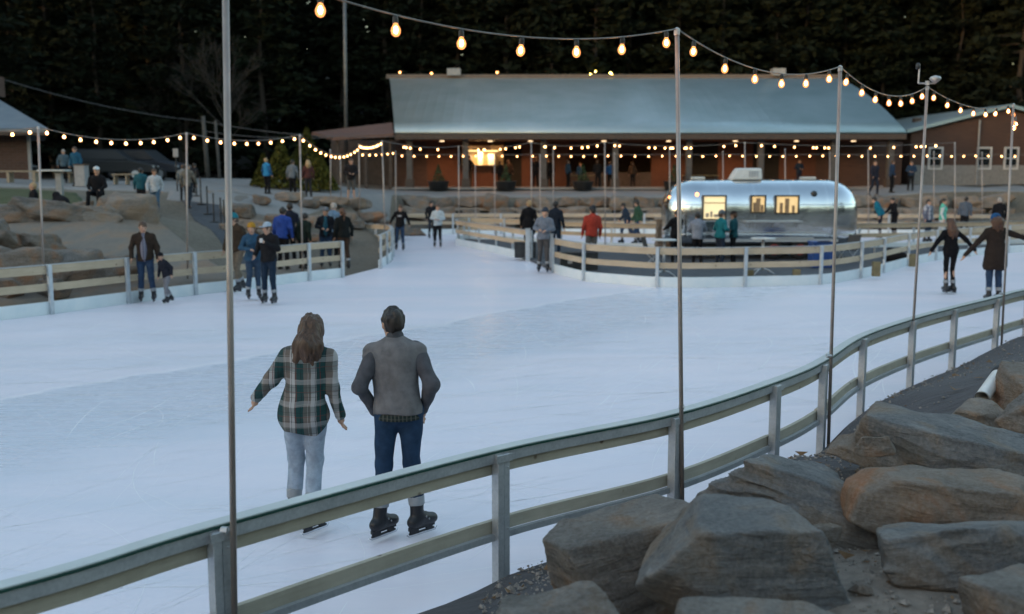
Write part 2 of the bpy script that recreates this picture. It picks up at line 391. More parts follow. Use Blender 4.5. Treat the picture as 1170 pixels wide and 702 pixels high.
# skate marks: thin shaved-snow arcs lying on the ice
mb = MB(); k = 0
for i in range(3600):
    near_b = rng.random() < .7
    x = rng.uniform(-9, 11) if near_b else rng.uniform(-16, 24); y = rng.uniform(2.5, 20) if near_b else rng.uniform(18, 50)
    L = rng.uniform(.4, 3.2); rad = rng.uniform(1.5, 14)*rng.choice([-1,1]); a = rng.normal(R(25), .6)+(math.pi if rng.random() < .5 else 0); N = 9; wd = rng.uniform(.0010, .0042)*(1 if y < 12 else 2.0)
    pts = [(x, y)]
    for q in range(N):
        a += L/N/rad; pts.append((pts[-1][0]+L/N*math.cos(a), pts[-1][1]+L/N*math.sin(a)))
    PX = np.array(pts)
    if not inpoly(PX[:,0], PX[:,1], outer_s).all() or inpoly(PX[:,0], PX[:,1], island).any(): continue
    k0 = len(mb.v)
    for q, p in enumerate(pts):
        a0 = pts[max(q-1,0)]; b0 = pts[min(q+1,N)]; dd = Vector((b0[0]-a0[0], b0[1]-a0[1])).normalized(); ww = wd*math.sin(math.pi*(q+.3)/(N+.6))
        mb.v += [(p[0]-dd.y*ww, p[1]+dd.x*ww, .002), (p[0]+dd.y*ww, p[1]-dd.x*ww, .002)]
    for q in range(N): mb.f.append((k0+2*q, k0+2*q+1, k0+2*q+3, k0+2*q+2))
SNOWM = mat('shaved_ice', (.96,.95,.98), (.98,.97,.99), rough=1.0, spec=.1, bs=0)
struct(mb.build('skate_marks', SNOWM), 'stuff')
DECK = mat('rubber_deck', (.055,.06,.07), (.085,.09,.10), rough=.75, scale=3, bs=.3)
flat('island_deck', island, .09, DECK, thick=.09)

# ---------------------------------------------------------------- surfaces round the rink
m, nt, b = nodes('landscape_fabric'); v = texco(nt, 'Object'); wv = texco(nt, 'Object', (1,6,1), (0,0,R(-42)))
f = noise(nt, wv, 2.2, 5, .6, .8); g = noise(nt, v, 60, 3); k = noise(nt, v, 260, 2)
nt.links.new(mix(nt, ramp(nt, f, [(.3,(.045,.043,.048)),(.7,(.090,.086,.094))]), ramp(nt, k, [(.4,(.04,.04,.042)),(.62,(.17,.165,.17))]), .45), b.inputs['Base Color'])
b.inputs['Roughness'].default_value = .9; n1 = bump(nt, b, k, .5, .004); bump(nt, b, f, .9, .05, n1); FABRIC = m
m, nt, b = nodes('concrete'); v = texco(nt, 'Object'); f = noise(nt, v, .7, 7); g = noise(nt, v, 14, 4)
nt.links.new(mix(nt, ramp(nt, f, [(.3,(.18,.175,.17)),(.7,(.26,.25,.245))]), ramp(nt, g, [(.3,(.17,.165,.16)),(.7,(.26,.25,.24))]), .4), b.inputs['Base Color']); b.inputs['Roughness'].default_value = .75; bump(nt, b, g, .2, .01); CONC = m
m, nt, b = nodes('stained_concrete'); v = texco(nt, 'Object', (1,.35,1), (0,0,R(-20))); f = noise(nt, v, .8, 6, .6, .8); g = noise(nt, v, 12, 4)
nt.links.new(mix(nt, ramp(nt, f, [(.36,(.14,.12,.10)),(.49,(.19,.15,.115)),(.60,(.26,.155,.085))]), ramp(nt, g, [(.3,(.13,.125,.115)),(.7,(.2,.19,.175))]), .35), b.inputs['Base Color']); b.inputs['Roughness'].default_value = .85; bump(nt, b, g, .3, .01); SLOPE = m
GRASS = mat('lawn', (.045,.06,.022), (.08,.085,.04), rough=.95, scale=4, bs=.6, bd=.03)
PATHM = mat('ramp_mat', (.045,.05,.06), (.07,.075,.085), rough=.85, scale=5, bs=.3)
# embankment slab, lawn above it, dark ramp, plaza
patch('embankment', [Q(-90,262,26.4), Q(180,251,31.0), P(290,324,.1), P(-90,372,.1)], 60, 30, .06, SLOPE, 1, .015)
patch('lawn', [Q(-120,232,31), Q(100,232,31.5), Q(92,218,39), Q(-140,214,38)], 40, 20, .05, GRASS, 2, .02)
patch('path', [P(287,320,.1), P(325,316,.1), Q(212,208,50), Q(168,208,50)], 24, 60, .035, PATHM)
patch('gravel_slope', [P(322,318,.1), P(392,312,.1), Q(300,235,42), Q(218,214,46)], 40, 50, .03, SLOPE, 3, .03)
patch('plaza', [(-12.5,45.5), (-5.0,45.0), (-4.2,61), (-20,61)], 40, 60, .05, CONC)
patch('plaza', [(-5.2,55.3), (30,55.2), (32,63), (-5.2,63)], 90, 30, .06, CONC)
patch('plaza', [(-22,39.5), (-12.6,41), (-14,61), (-34,58)], 40, 50, .045, CONC)
patch('plaza', [(-13.6,39), (-8.6,38.2), (-6.9,45.6), (-15.6,46)], 30, 30, .04, CONC)
# fabric strip along the near rail
path = catmull(near_line, 8); path = [p for p in path if p[0] > -8]
U = len(path); K = 26; vs, fs = [], []
for i, p in enumerate(path):
    a = path[max(i-1,0)]; c_ = path[min(i+1,U-1)]; d = Vector((c_[0]-a[0], c_[1]-a[1])).normalized(); n = Vector((d.y,-d.x))
    wdt = 1.3+.5*max(0, min(1, (p[0]-1)/4))+.9*max(0, min(1, (p[0]-4)/5))
    for k in range(K):
        o = .015+wdt*k/(K-1); vs.append((p[0]+n.x*o, p[1]+n.y*o))
A = np.array(vs); Z = hgt(A[:,0], A[:,1])
wr = vnoise(np.stack([A[:,0]*1.1+A[:,1]*1.1, (A[:,0]-A[:,1])*4.5, A[:,0]*0], -1), 5)*.022+vnoise(np.stack([A[:,0]*5, A[:,1]*5, A[:,0]*0], -1), 8)*.012
kk = np.tile(np.arange(K), U)/(K-1); Z = Z+.03+wr*np.clip(kk*5, 0, 1); Z[kk == 1] -= .15; Z[kk == 0] = -.02
vs = [(A[i,0], A[i,1], Z[i]) for i in range(len(A))]
fs = [(i*K+k, i*K+k+1, (i+1)*K+k+1, (i+1)*K+k) for i in range(U-1) for k in range(K-1)]
me = bpy.data.meshes.new('landscape_fabric'); me.from_pydata(vs, [], fs); me.update(); struct(link('landscape_fabric', me, FABRIC, smooth=True))
SAND = mat('sandy_soil', (.17,.14,.115), (.25,.21,.175), rough=.95, scale=12, bs=.5, bd=.02)
patch('sandy_soil', [(-.3,3.2), (4.6,3.2), (5.6,7.2), (1.2,6.0)], 50, 50, .035, SAND, 9, .02)
# ================================================================ RAILINGS
m, nt, b = nodes('galvanised_steel'); v = texco(nt, 'Object'); f = noise(nt, v, 9, 4); g = noise(nt, v, 45, 3)
nt.links.new(mix(nt, ramp(nt, f, [(.35,(.42,.44,.46)),(.65,(.56,.58,.60))]), ramp(nt, g, [(.3,(.33,.35,.37)),(.7,(.52,.54,.56))]), .5), b.inputs['Base Color'])
b.inputs['Metallic'].default_value = .5; nt.links.new(math_(nt, 'MULTIPLY_ADD', f, .3, .3), b.inputs['Roughness']); bump(nt, b, g, .08, .004); GALV = m
m, nt, b = nodes('pine_board'); v = texco(nt, 'Object', (1.2,1.2,14)); v2 = texco(nt, 'Object')
gr = noise(nt, v, 2.2, 5, .6, .6); kn = nt.nodes.new('ShaderNodeTexVoronoi'); kn.inputs['Scale'].default_value = 5.0; nt.links.new(v2, kn.inputs['Vector'])
kc = ramp(nt, kn.outputs['Distance'], [(.07,(1,1,1)),(.13,(0,0,0))]); st = noise(nt, v2, 1.2, 5)
c = mix(nt, ramp(nt, gr, [(.3,(.38,.285,.19)),(.7,(.54,.43,.30))]), ramp(nt, st, [(.35,(.36,.29,.205)),(.7,(.56,.455,.33))]), .5)
nt.links.new(mix(nt, c, (.10,.05,.025), math_(nt, 'MULTIPLY', kc, .85)), b.inputs['Base Color']); b.inputs['Roughness'].default_value = .75; bump(nt, b, gr, .25, .004); WOOD = m
m, nt, b = nodes('green_stained_board'); v = texco(nt, 'Object', (1.2,1.2,14)); v2 = texco(nt, 'Object')
gr = noise(nt, v, 2.2, 5, .6, .6); st = noise(nt, v2, 1.7, 6, .7); kn = nt.nodes.new('ShaderNodeTexVoronoi'); kn.inputs['Scale'].default_value = 5.5; nt.links.new(v2, kn.inputs['Vector'])
kc = ramp(nt, kn.outputs['Distance'], [(.07,(1,1,1)),(.14,(0,0,0))])
c = mix(nt, ramp(nt, gr, [(.3,(.33,.285,.22)),(.7,(.47,.42,.33))]), ramp(nt, st, [(.35,(.28,.255,.20)),(.7,(.50,.455,.37))]), .55)
nt.links.new(mix(nt, c, (.09,.05,.03), math_(nt, 'MULTIPLY', kc, .85)), b.inputs['Base Color']); b.inputs['Roughness'].default_value = .7; bump(nt, b, gr, .25, .004); WOODG = m
CAPM = mat('rail_cap_plastic', (.50,.53,.53), (.58,.61,.61), rough=.35, scale=3, bs=.05)
GREEN = mat('green_glass_edge', (.008,.045,.035), (.012,.06,.045), rough=.25, bs=0)
DASH = mat('white_dasher_board', (.62,.70,.74), (.72,.77,.79), rough=.45, scale=2, bs=.05)
POSTW = mat('painted_post', (.42,.47,.52), (.52,.56,.60), rough=.45, metal=.3, scale=8, bs=.1)
def arclen(path):
    L = [0]
    for a, b_ in zip(path[:-1], path[1:]): L.append(L[-1]+math.dist(a, b_))
    return L
def cut(path, s0, s1):
    L = arclen(path); out = []
    def at(s):
        for i in range(len(L)-1):
            if L[i+1] >= s: t = (s-L[i])/(L[i+1]-L[i]+1e-9); return (path[i][0]+(path[i+1][0]-path[i][0])*t, path[i][1]+(path[i+1][1]-path[i][1])*t)
        return path[-1]
    out = [at(s0)]+[p for p, l in zip(path, L) if s0+.02 < l < s1-.02]+[at(s1)]; return out
def nearest_s(path, p):
    L = arclen(path); best = (1e9, 0)
    for i in range(len(path)-1):
        a, b_ = path[i], path[i+1]; dx, dy = b_[0]-a[0], b_[1]-a[1]; t = max(0, min(1, ((p[0]-a[0])*dx+(p[1]-a[1])*dy)/(dx*dx+dy*dy+1e-9)))
        d = math.dist(p, (a[0]+t*dx, a[1]+t*dy))
        if d < best[0]: best = (d, L[i]+t*(L[i+1]-L[i]))
    return best[1]
def frame_at(path, s):
    p = cut(path, s, min(s+.05, arclen(path)[-1]))
    if len(p) < 2 or math.dist(p[0], p[-1]) < 1e-3: q = cut(path, max(0,s-.05), s); a, b_ = q[0], q[-1]; o = b_
    else: a, b_ = p[0], p[-1]; o = a
    return o, math.atan2(b_[1]-a[1], b_[0]-a[0])
# ---- the near railing
def near_railing():
    path = catmull(near_line, 8); path = [p for p in path if p[0] > -11]
    t = thing('rink_railing', 'long curved railing of galvanised posts and two timber boards across the foreground', 'railing', (path[0][0], path[0][1], 0))
    L0 = Vector((-path[0][0], -path[0][1], 0)); total = arclen(path)[-1]
    S = [nearest_s(path, p) for p in near_posts]; first = S[0]
    while S[0] > 1.9: S.insert(0, S[0]-1.95)
    while S[-1] < total-1.9: S.append(S[-1]+1.8)
    S = [0]+S if S[0] > .6 else S
    for s in S:
        o, a = frame_at(path, s)
        m1 = MB()
        T = Matrix.Translation((o[0], o[1], 0)) @ Matrix.Rotation(a, 4, 'Z')
        # post of two steel channels, back to back, offset to the outside (local -y)
        m1.box(None, (.052,.075,1.07), M=T @ Matrix.Translation((-.0285,-.043,.445)))
        m1.box(None, (.052,.068,1.07), M=T @ Matrix.Translation((.0285,-.041,.445)))
        for z in (.955, .885, .44): m1.lathe([(.008,0),(.008,.006)], c=T @ Vector((.03,-.084,z)), n=6, axis='y')
        m1.build('post', GALV, t, L0, bevel=.003)
        # angle clip under the top rail
        c1 = MB().box(None, (.14,.006,.05), M=T @ Matrix.Translation((0,-.0845,.955))); c1.build('bracket', GALV, t, L0)
    ends = S+[total]
    for i in range(len(ends)-1):
        a, b_ = ends[i], ends[i+1]
        if b_-a < .3: continue
        j = rng.uniform(-.006,.006)
        MB().sweep(cut(path, a+.003, b_-.003), -.042, -.004, .825+j, .925+j).build('board', WOODG, t, L0, bevel=.003)
        MB().sweep(cut(path, a+.003, b_-.003), -.042, -.004, .395+j, .49+j).build('board', WOODG, t, L0, bevel=.003)
    # galvanised channel under the cap and the angle under the lower board
    for z0, z1 in ((.915,.988),):
        MB().sweep(path, .0,.037, z0, z1).build('steel_rail', GALV, t, L0, bevel=.003)
    MB().sweep(path, .0,.037, .355,.40).sweep(path, -.05,-.0005,.350,.3555).build('steel_rail', GALV, t, L0)
    MB().sweep(path, -.06,.046,.990,1.001).build('green_edge', GREEN, t, L0)
    MB().sweep(path, -.062,.034,1.0015,1.012).build('top_cap', CAPM, t, L0, bevel=.003)
    return path, S
near_path, near_S = near_railing()
# ---- painted post railings with white kickboards round the far ice
def railing(label, pts, posts=None, side=1, dasher=True, sub=6, step=2.1, wood=WOOD, ends=True, H1=1.08, z=0.0, group=None, cat='railing', name='timber_railing', off=0):
    path = catmull(pts, sub); t = thing(name, label, cat, (path[0][0], path[0][1], z), group=group)
    L0 = Vector((-path[0][0], -path[0][1], 0)); tot = arclen(path)[-1]
    S = [nearest_s(path, p) for p in posts] if posts else list(np.linspace(0, tot, max(2, round(tot/step)+1)))
    if posts and ends: S = sorted(set([0.0]+[s for s in S if .3 < s < tot-.3]+[tot]))
    for s in S:
        o, a = frame_at(path, s); T = Matrix.Translation((o[0], o[1], 0)) @ Matrix.Rotation(a, 4, 'Z')
        MB().box(None, (.085,.07,H1-.02), M=T @ Matrix.Translation((0,-side*.07,(H1-.02)/2))).build('post', POSTW, t, L0, bevel=.004)
    for i in range(len(S)-1):
        for z0, z1 in ((H1-.21,H1-.035),(.50,.655)):
            c = cut(path, S[i]+.004, S[i+1]-.004); j = rng.uniform(-.008,.008)
            MB().sweep(c, side*-.012, side*.028, z0+j, z1+j).build('board', wood, t, L0)
    MB().sweep(path, -side*.05, side*.035, H1-.03, H1-.018).build('top_cap', GALV, t, L0)
    if dasher: MB().sweep(path, -side*.02, side*.045, .0, .27).build('kickboard', DASH, t, L0, bevel=.005)
    return t, path, S
# side=+1: boards on the right of travel
lr = leftrail[::-1]
railing('straight timber railing with white kickboard in front of the concrete embankment on the left', lr, [P(x, y)[:2] for x, y in ((-70,375),(57,359),(145,347),(222,337),(300,328),(352,321))], side=1)
railing('short curved timber gate railing at the skaters entrance, left of the black hooded skater', [P(400,272,.0)[:2] if 0 else (xat(399,44),44.0), (xat(420,40),40.0), P(443,288)[:2], P(447,296)[:2], P(433,307)[:2]], side=-1, step=1.6)
railing('curved timber railing round the left tip of the island', isl_back[:3][::-1]+isl_tip[::-1], side=-1, step=2.0)
railing('long bowed timber railing with white kickboard in front of the silver trailer', isl_front, [P(x, y)[:2] for x, y in ((669,321),(751,328),(850,327.5),(935,325),(981,318),(1007,312),(1035,304),(1067,297.5),(1105,293),(1150,289))], side=1)
railing('timber railing along the back edge of the island behind the trailer', isl_back[2:], side=-1, step=2.6)
railing('back railing of the rink below the stacked stone ledges', backline, side=1, step=2.4)
# gate posts either side of the island opening
for px, py, lb in ((603,299,'heavy grey gate post on the left side of the island opening'),(629,309,'heavy grey gate post on the right side of the island opening, behind the hooded skater')):
    x, y, z = P(px, py); t = thing('gate_post', lb, 'gate post', (x,y,0)); 
    MB().box((0,0,.56),(.16,.13,1.12)).build('post', POSTW, t, bevel=.01); MB().box((0,0,1.135),(.19,.16,.03)).build('post_cap', GALV, t)

# ================================================================ POLES AND STRING LIGHTS
POLE = mat('pole_steel', (.31,.27,.25), (.40,.355,.33), rough=.45, metal=.45, scale=5, bs=.05)
CABLE = mat('light_cable', (.16,.15,.14), (.22,.2,.18), rough=.5, bs=0)
SOCK = mat('bulb_socket', (.03,.028,.025), rough=.5, bs=0)
m, nt, b = nodes('bulb_glass'); em = nt.nodes.new('ShaderNodeEmission'); em.inputs[0].default_value = (1,.34,.11,1); em.inputs[1].default_value = .30
tr_ = nt.nodes.new('ShaderNodeBsdfTransparent'); tr_.inputs[0].default_value = (1,.9,.75,1); ad_ = nt.nodes.new('ShaderNodeMixShader'); ad_.inputs[0].default_value = .5
nt.links.new(tr_.outputs[0], ad_.inputs[1]); nt.links.new(em.outputs[0], ad_.inputs[2]); nt.links.new(ad_.outputs[0], nt.nodes['Material Output'].inputs[0]); BULB = m
FIL = emit('filament', (1,.50,.20), 14); BULBF = emit('small_bulb_glow', (1,.45,.15), 1.9)
poles = {}
def pole(key, px, pt, px2, Y, r=.021, z0=None, label='', name='light_pole', group=None, zt=None, cap=True, brk=None):
    zt = zat(pt, Y) if zt is None else zt
    xt = xat(px, Y, zt)
    if z0 is None: z0 = 0
    xb = xat(px2, Y, z0); t = thing(name, label, 'light pole', (xb, Y, z0), group=group)
    MB().tube([(0,0,-.05),(xt-xb, 0, zt-z0)], r, 10).build('pole', POLE, t, smooth=True)
    if cap: MB().lathe([(r+.003,-.05),(r+.006,-.045),(r+.006,.0),(.001,.012)], (xt-xb,0,zt-z0), 10).build('collar', GALV, t)
    if brk is not None:
        bx, by = brk[0]-xb, brk[1]-Y
        MB().tube([(bx*.15,by*.15,.935),(bx*.8,by*.8,.935)], .022, 6).build('bracket', GALV, t)
    poles[key] = Vector((xt, Y, zt)); return t
NG = 'steel poles carrying the string lights along the foreground railing'
def npole(key, px, pt, px2, py2, label):
    # set just outside a near post
    best = min(near_S, key=lambda s: abs((frame_at(near_path, s)[0][0]) - xat(px2, frame_at(near_path, s)[0][1], .5)))
    o, a = frame_at(near_path, best); ox, oy = o[0]+math.sin(a)*.17+math.cos(a)*.1, o[1]-math.cos(a)*.17+math.sin(a)*.1
    zt = zat(pt, oy); z0 = hz(ox, oy); return pole(key, px, pt, px2, oy, z0=max(z0,0), label=label, group=NG, zt=zt, brk=(o[0]+math.sin(a)*.05, o[1]-math.cos(a)*.05), r=.0175)
npole('A', 257.2, -46, 269, 690, 'tall bare steel pole nearest the camera, rising out of the top of the picture')
npole('B', 773.5, 33, 780, 572, 'tall steel light pole standing behind the big foreground boulder')
npole('C', 960, 76, 946.5, 505, 'leaning steel light pole crossing the right end of the trailer')
npole('D', 1059.5, 99, 1039.5, 437, 'steel light pole with a small camera and floodlight on its top')
npole('E', 1158, 119, 1144, 396, 'rightmost steel light pole, near the frame edge')
# camera and flood light on pole D
pD = poles['D']; t = thing('floodlight', 'small camera arm and floodlight clamped on top of a light pole', 'floodlight', tuple(pD+Vector((0,0,.02))))
DARK = mat('dark_metal', (.03,.032,.035), (.05,.052,.055), rough=.45, metal=.4, bs=.05)
MB().tube([(0,0,0),(0,0,.05)], .03, 8).build('clamp', GALV, t)
MB().tube([(-.12,0,.02),(.1,0,.02)], .011, 6).tube([(-.12,0,.02),(-.115,0,.22)], .011, 6).build('arm', GALV, t)
MB().lathe([(.02,0),(.03,.02),(.03,.06),(.012,.08)], (-.135,0,.2), 10).build('camera', DARK, t, smooth=True)
MB().lathe([(.012,-.03),(.05,0),(.075,.03),(.06,.055),(.01,.07)], (.1,0,.05), 12).build('lamp_head', GALV, t, smooth=True)
def gpole(key, px, pt, px2, label, Y=None, z0=None, grp='steel light poles round the far ice', zt=4.15, **k):
    if Y is None:   # from the height of the top
        lo, hi = 5, 90
        for _ in range(40):
            mid = (lo+hi)/2
            if zat(pt, mid) > zt: hi = mid
            else: lo = mid
        Y = lo
    z = hz(xat(px2, Y, .5), Y) if z0 is None else z0
    return pole(key, px, pt, px2, Y, z0=max(z, 0), label=label, group=grp, r=k.get('r',.024), zt=zat(pt, Y))
gpole('L0', -75, 143, -66, 'steel light pole beyond the left frame edge', Y=21.5)
gpole('L1', 43.5, 145, 51, 'leftmost light pole in view, rising beside the blond seated person', Y=21.6)
gpole('L2', 213, 152, 214.5, 'light pole in front of the dark ramp', Y=25.2)
gpole('L3', 342.5, 154, 346, 'light pole beside the two people in grey and maroon on the plaza', Y=28.2)
gpole('M1', 377.5, 171, 378, 'thin light pole left of the man in shorts', Y=43.5)
gpole('M2', 389, 177, 389.5, 'short thin light pole directly left of the man in shorts', Y=44.5)
gpole('M3', 410, 165, 411, 'light pole just right of the man in shorts', Y=42)
gpole('M4', 436.5, 161, 441, 'leaning light pole by the curved gate railing', Y=36)
BL = {'O1':(452,173),'O2':(543,189),'O3':(565,176),'O4':(617,177),'O5':(632,170),'O6':(702,175),'O7':(765,170),'O8':(826,173),'O9':(897,170),'O10':(948,174),'O11':(992,171),'O12':(1067,173),'O13':(1122,174),'O14':(1198,174)}
wh = {'O1':'right of the gate railing','O2':'shortest one, in front of the lit kitchen window','O3':'at the right edge of the lit kitchen window','O4':'left of a pavilion column','O5':'right of a pavilion column','O6':'before the porch tables','O7':'just left of the trailer','O8':'rising behind the left roof vent of the trailer','O9':'rising behind the trailer roof','O10':'behind the right end of the trailer roof','O11':'right of the trailer','O12':'before the first window of the brown building','O13':'between the windows of the brown building','O14':'beyond the right frame edge'}
for k_, (x, y) in BL.items(): gpole(k_, x, y, x+.5, 'thin light pole on the back railing, '+wh[k_], Y=50.7, z0=0)
IS = {'I1':(524,167,43.4),'I2':(607,163,40.5),'I3':(691,163,40.0),'I4':(851,163,39.2),'I5':(1091,163,41.0)}
wi = {'I1':'standing at the left tip of the island','I2':'on the island behind the blond person in black','I3':'on the island behind the person in red','I4':'standing behind the trailer air conditioner','I5':'on the island right of the floodlight pole'}
for k_, (x, y, Y) in IS.items(): gpole(k_, x, y, x+.5, 'light pole '+wi[k_], Y=Y, z0=0.05)
def lathe_me(name, prof, n): return MB().lathe(prof, n=n).mesh(name)
BM_N = lathe_me('bulb', [(.011,-.045),(.016,-.058),(.026,-.075),(.0295,-.090),(.026,-.108),(.016,-.121),(.002,-.126)], 12); BM_N.materials.append(BULB)
BM_N.polygons.foreach_set('use_smooth', [True]*len(BM_N.polygons))
FM_N = lathe_me('filament', [(.003,-.065),(.009,-.070),(.013,-.088),(.009,-.103),(.002,-.108)], 8); FM_N.materials.append(FIL)
SM_N = lathe_me('socket', [(.004,.0),(.014,-.008),(.018,-.02),(.018,-.048),(.014,-.05)], 10); SM_N.materials.append(SOCK)
BM_F = lathe_me('small_bulb', [(.010,-.05),(.024,-.068),(.032,-.09),(.024,-.112),(.004,-.120)], 7); BM_F.materials.append(BULBF)
SG = 'strings of festoon bulbs hung between the poles'
def string(p0, p1, sag, n, label, near=False, t0=.5, bulbs=None, r=.006):
    p0, p1 = Vector(p0), Vector(p1); t = thing('string_light', label, 'string lights', tuple(p0), group=SG)
    d = p1-p0
    f = lambda s: d*s+Vector((0,0,-4*sag*s*(1-s)))
    MB().tube([f(i/24) for i in range(25)], r if near else .009, 5).build('cable', CABLE, t, smooth=True)
    for k in range(n):
        s = (k+t0)/n if bulbs is None else bulbs[k]
        q = f(s)
        b_ = link('bulb', BM_N if near else BM_F, parent=t, loc=tuple(q))
        b_.rotation_euler = (rng.normal(0,.08), rng.normal(0,.08), rng.uniform(0,6))
        if near:
            sk = link('socket', SM_N, parent=b_); link('filament', FM_N, parent=b_)
    return t
string(poles['A'], poles['B'], .205, 7, 'nearest string of large bulbs crossing the upper left of the picture', True, bulbs=[.15,.285,.42,.56,.70,.83,.965])
string(poles['B'], poles['C'], .19, 6, 'string of six glowing bulbs over the pavilion roof left of the leaning pole', True)
string(poles['C'], poles['D'], .20, 7, 'sagging bulb string between the leaning pole and the floodlight pole', True)
string(poles['D'], poles['E'], .16, 7, 'bulb string before the roof of the brown building', True)
string(poles['E'], poles['E']+Vector((1.7,3.3,.0)), .2, 6, 'bulb string leaving the picture at the right edge', True)
string(poles['L0'], poles['L1'], .12, 6, 'bulb string in front of the brick building at the left edge')
string(poles['L1'], poles['L2'], .22, 10, 'bulb string over the seated people on the left')
string(poles['L2'], poles['L3'], .18, 9, 'bulb string over the dark ramp')
string(poles['L3'], poles['M3']-Vector((0,0,.1)), .45, 13, 'drooping bulb string over the people standing on the plaza')
string(poles['M3'], poles['M4'], .12, 10, 'short dense bulb string left of the pavilion')
string(poles['M3']-Vector((0,0,.35)), poles['O1'], .05, 6, 'low bulb string running to the first back railing pole')
seq = ['O1','O3','O4','O6','O7','O8','O10','O12','O13','O14']
wn = ['across the kitchen window','right of the kitchen window','before the first porch columns','over the left end of the trailer','above the air conditioner of the trailer','above the right half of the trailer','right of the trailer','across the windows of the brown building','before the right end of the brown building']
for a, b_, lb in zip(seq[:-1], seq[1:], wn):
    p0, p1 = poles[a].copy(), poles[b_].copy(); p0.z = p1.z = zat(176.3, 50.7)
    string(p0, p1, .03, max(2, round((p1-p0).length/.66)), 'level bulb string on the back railing poles, '+lb)
for a, b_, n, lb in (('M4','I1',5,'bulb string from the gate railing to the left tip of the island'),('I1','I2',7,'bulb string over the left part of the island'),('I2','I3',7,'bulb string above the person in the red jacket'),('I3','I4',12,'bulb string over the left half of the trailer'),('I4','I5',14,'bulb string over the right half of the trailer')):
    p0, p1 = poles[a], poles[b_]; bl = sorted(np.clip(rng.uniform(.02,.98,n)+0, 0, 1)); string(p0, p1, .14, n, lb, bulbs=bl)

# ================================================================ ROCKS
def rockmat(name, tones, stain, dark):
    m, nt, b = nodes(name); v = texco(nt, 'Object'); vs_ = texco(nt, 'Object', (1,1,5.5), (R(14),R(-9),0))
    lay = noise(nt, vs_, 2.6, 7, .62, .5); blot = noise(nt, v, 1.5, 6, .6, .8); grain = noise(nt, v, 38, 5, .7)
    big_ = noise(nt, v, .9, 4, .55, .6); c = mix(nt, ramp(nt, big_, [(.36,tones[0]),(.5,tones[1]),(.64,tones[2])]), ramp(nt, lay, [(.36,tones[0]),(.5,tones[1]),(.62,tones[2])]), .42)
    c = mix(nt, c, tuple(v_*k_ for v_, k_ in zip(tones[1], (1.35,1.05,.75))), ramp(nt, noise(nt, v, 1.3, 3, .5, 1.0), [(.48,(0,0,0)),(.6,(.8,.8,.8))]))
    c = mix(nt, c, stain, ramp(nt, blot, [(.50,(0,0,0)),(.62,(.8,.8,.8))]))
    c = mix(nt, c, ramp(nt, grain, [(.38,dark),(.66,(.30,.29,.28))]), .28)
    vv = nt.nodes.new('ShaderNodeTexVoronoi'); vv.inputs['Scale'].default_value = 3.2; vv.feature = 'DISTANCE_TO_EDGE'
    wv = nt.nodes.new('ShaderNodeVectorMath'); wv.operation = 'ADD'; nz = nt.nodes.new('ShaderNodeTexNoise'); nz.inputs['Scale'].default_value = 4; nt.links.new(v, nz.inputs['Vector']); nt.links.new(v, wv.inputs[0]); nt.links.new(nz.outputs['Color'], wv.inputs[1]); nt.links.new(wv.outputs[0], vv.inputs['Vector'])
    nt.links.new(c, b.inputs['Base Color']); b.inputs['Roughness'].default_value = .8; b.inputs['Specular IOR Level'].default_value = .35
    n1 = bump(nt, b, lay, 1.0, .06); n1 = bump(nt, b, grain, .9, .014, n1); bump(nt, b, ramp(nt, vv.outputs['Distance'], [(0,(0,0,0)),(.025,(1,1,1))]), .3, .02, n1)
    return m
RM = [rockmat('gneiss_grey', [(.05,.055,.06),(.12,.125,.13),(.28,.275,.265)], (.20,.145,.10), (.05,.05,.05)),
      rockmat('gneiss_brown', [(.06,.055,.05),(.14,.125,.11),(.27,.24,.21)], (.24,.13,.065), (.055,.05,.045)),
      rockmat('gneiss_rust', [(.09,.07,.055),(.17,.135,.105),(.28,.23,.19)], (.30,.12,.04), (.06,.05,.04)),
      rockmat('boulder_tan', [(.13,.105,.082),(.22,.18,.145),(.33,.28,.23)], (.26,.17,.10), (.09,.08,.07))]
def rock_me(name, dims, seed, vx, nplane=6, rough=.022, lay=.55, rnd=.02):
    rs = np.random.default_rng(seed); dims = np.array(dims)
    s = SDF(-dims*.75-.08, dims*.75+.08, vx); g = s.grid(); q = g/dims*2
    d = np.full(q.shape[:3], -9.0)
    ns = rs.normal(size=(nplane,3)); ns = np.concatenate([ns, [[0,0,1],[0,0,-1],[1,.2,.1],[-1,.1,.2],[.1,1,.1],[.1,-1,.25]]+rs.normal(0,.13,(6,3))])
    for n in ns:
        n = n/np.linalg.norm(n); o = .78+rs.uniform(-.1,.22)
        e = q@n-o; k = rnd*2.2; hh = np.maximum(k-np.abs(d-e), 0)/k; d = np.maximum(d, e)+hh*hh*k*.25
    d = d*dims.min()*.5
    sc_ = dims.max(); s.d = d.astype(np.float32)
    def det(p):
        r = rough*sc_*.9*fbm(p/sc_*3.2+seed, 4, seed); tilt = p[:,2]+.12*p[:,0]+.08*vnoise(p/sc_*3, seed+5)
        w = vnoise(np.stack([p[:,0]*1.5, p[:,1]*1.5, tilt*14/sc_*1.1], -1), seed+9); return r+lay*rough*sc_*.9*np.abs(w)
    roughen(s, g, det, .14*max(1, sc_)); d = s.d
    s.d = np.clip(d, -.12, .12).astype(np.float32); return s.mesh(name)
def near_rock(px, py, Y, dims, seed, mi, label, rz=0, rx=0, ry=0, vx=.011, **k):
    """px,py: the middle of the rock's top edge in the picture; dims in metres"""
    z = zat(py, Y)-dims[2]*.42; x = xat(px, Y, z)
    o = link('boulder', rock_me('boulder', dims, seed, vx, **k), RM[mi], loc=(x, Y, z)); o.rotation_euler = (R(rx), R(ry), R(rz))
    return tag(o, label, 'boulder', 'boulders on the bank in the foreground')
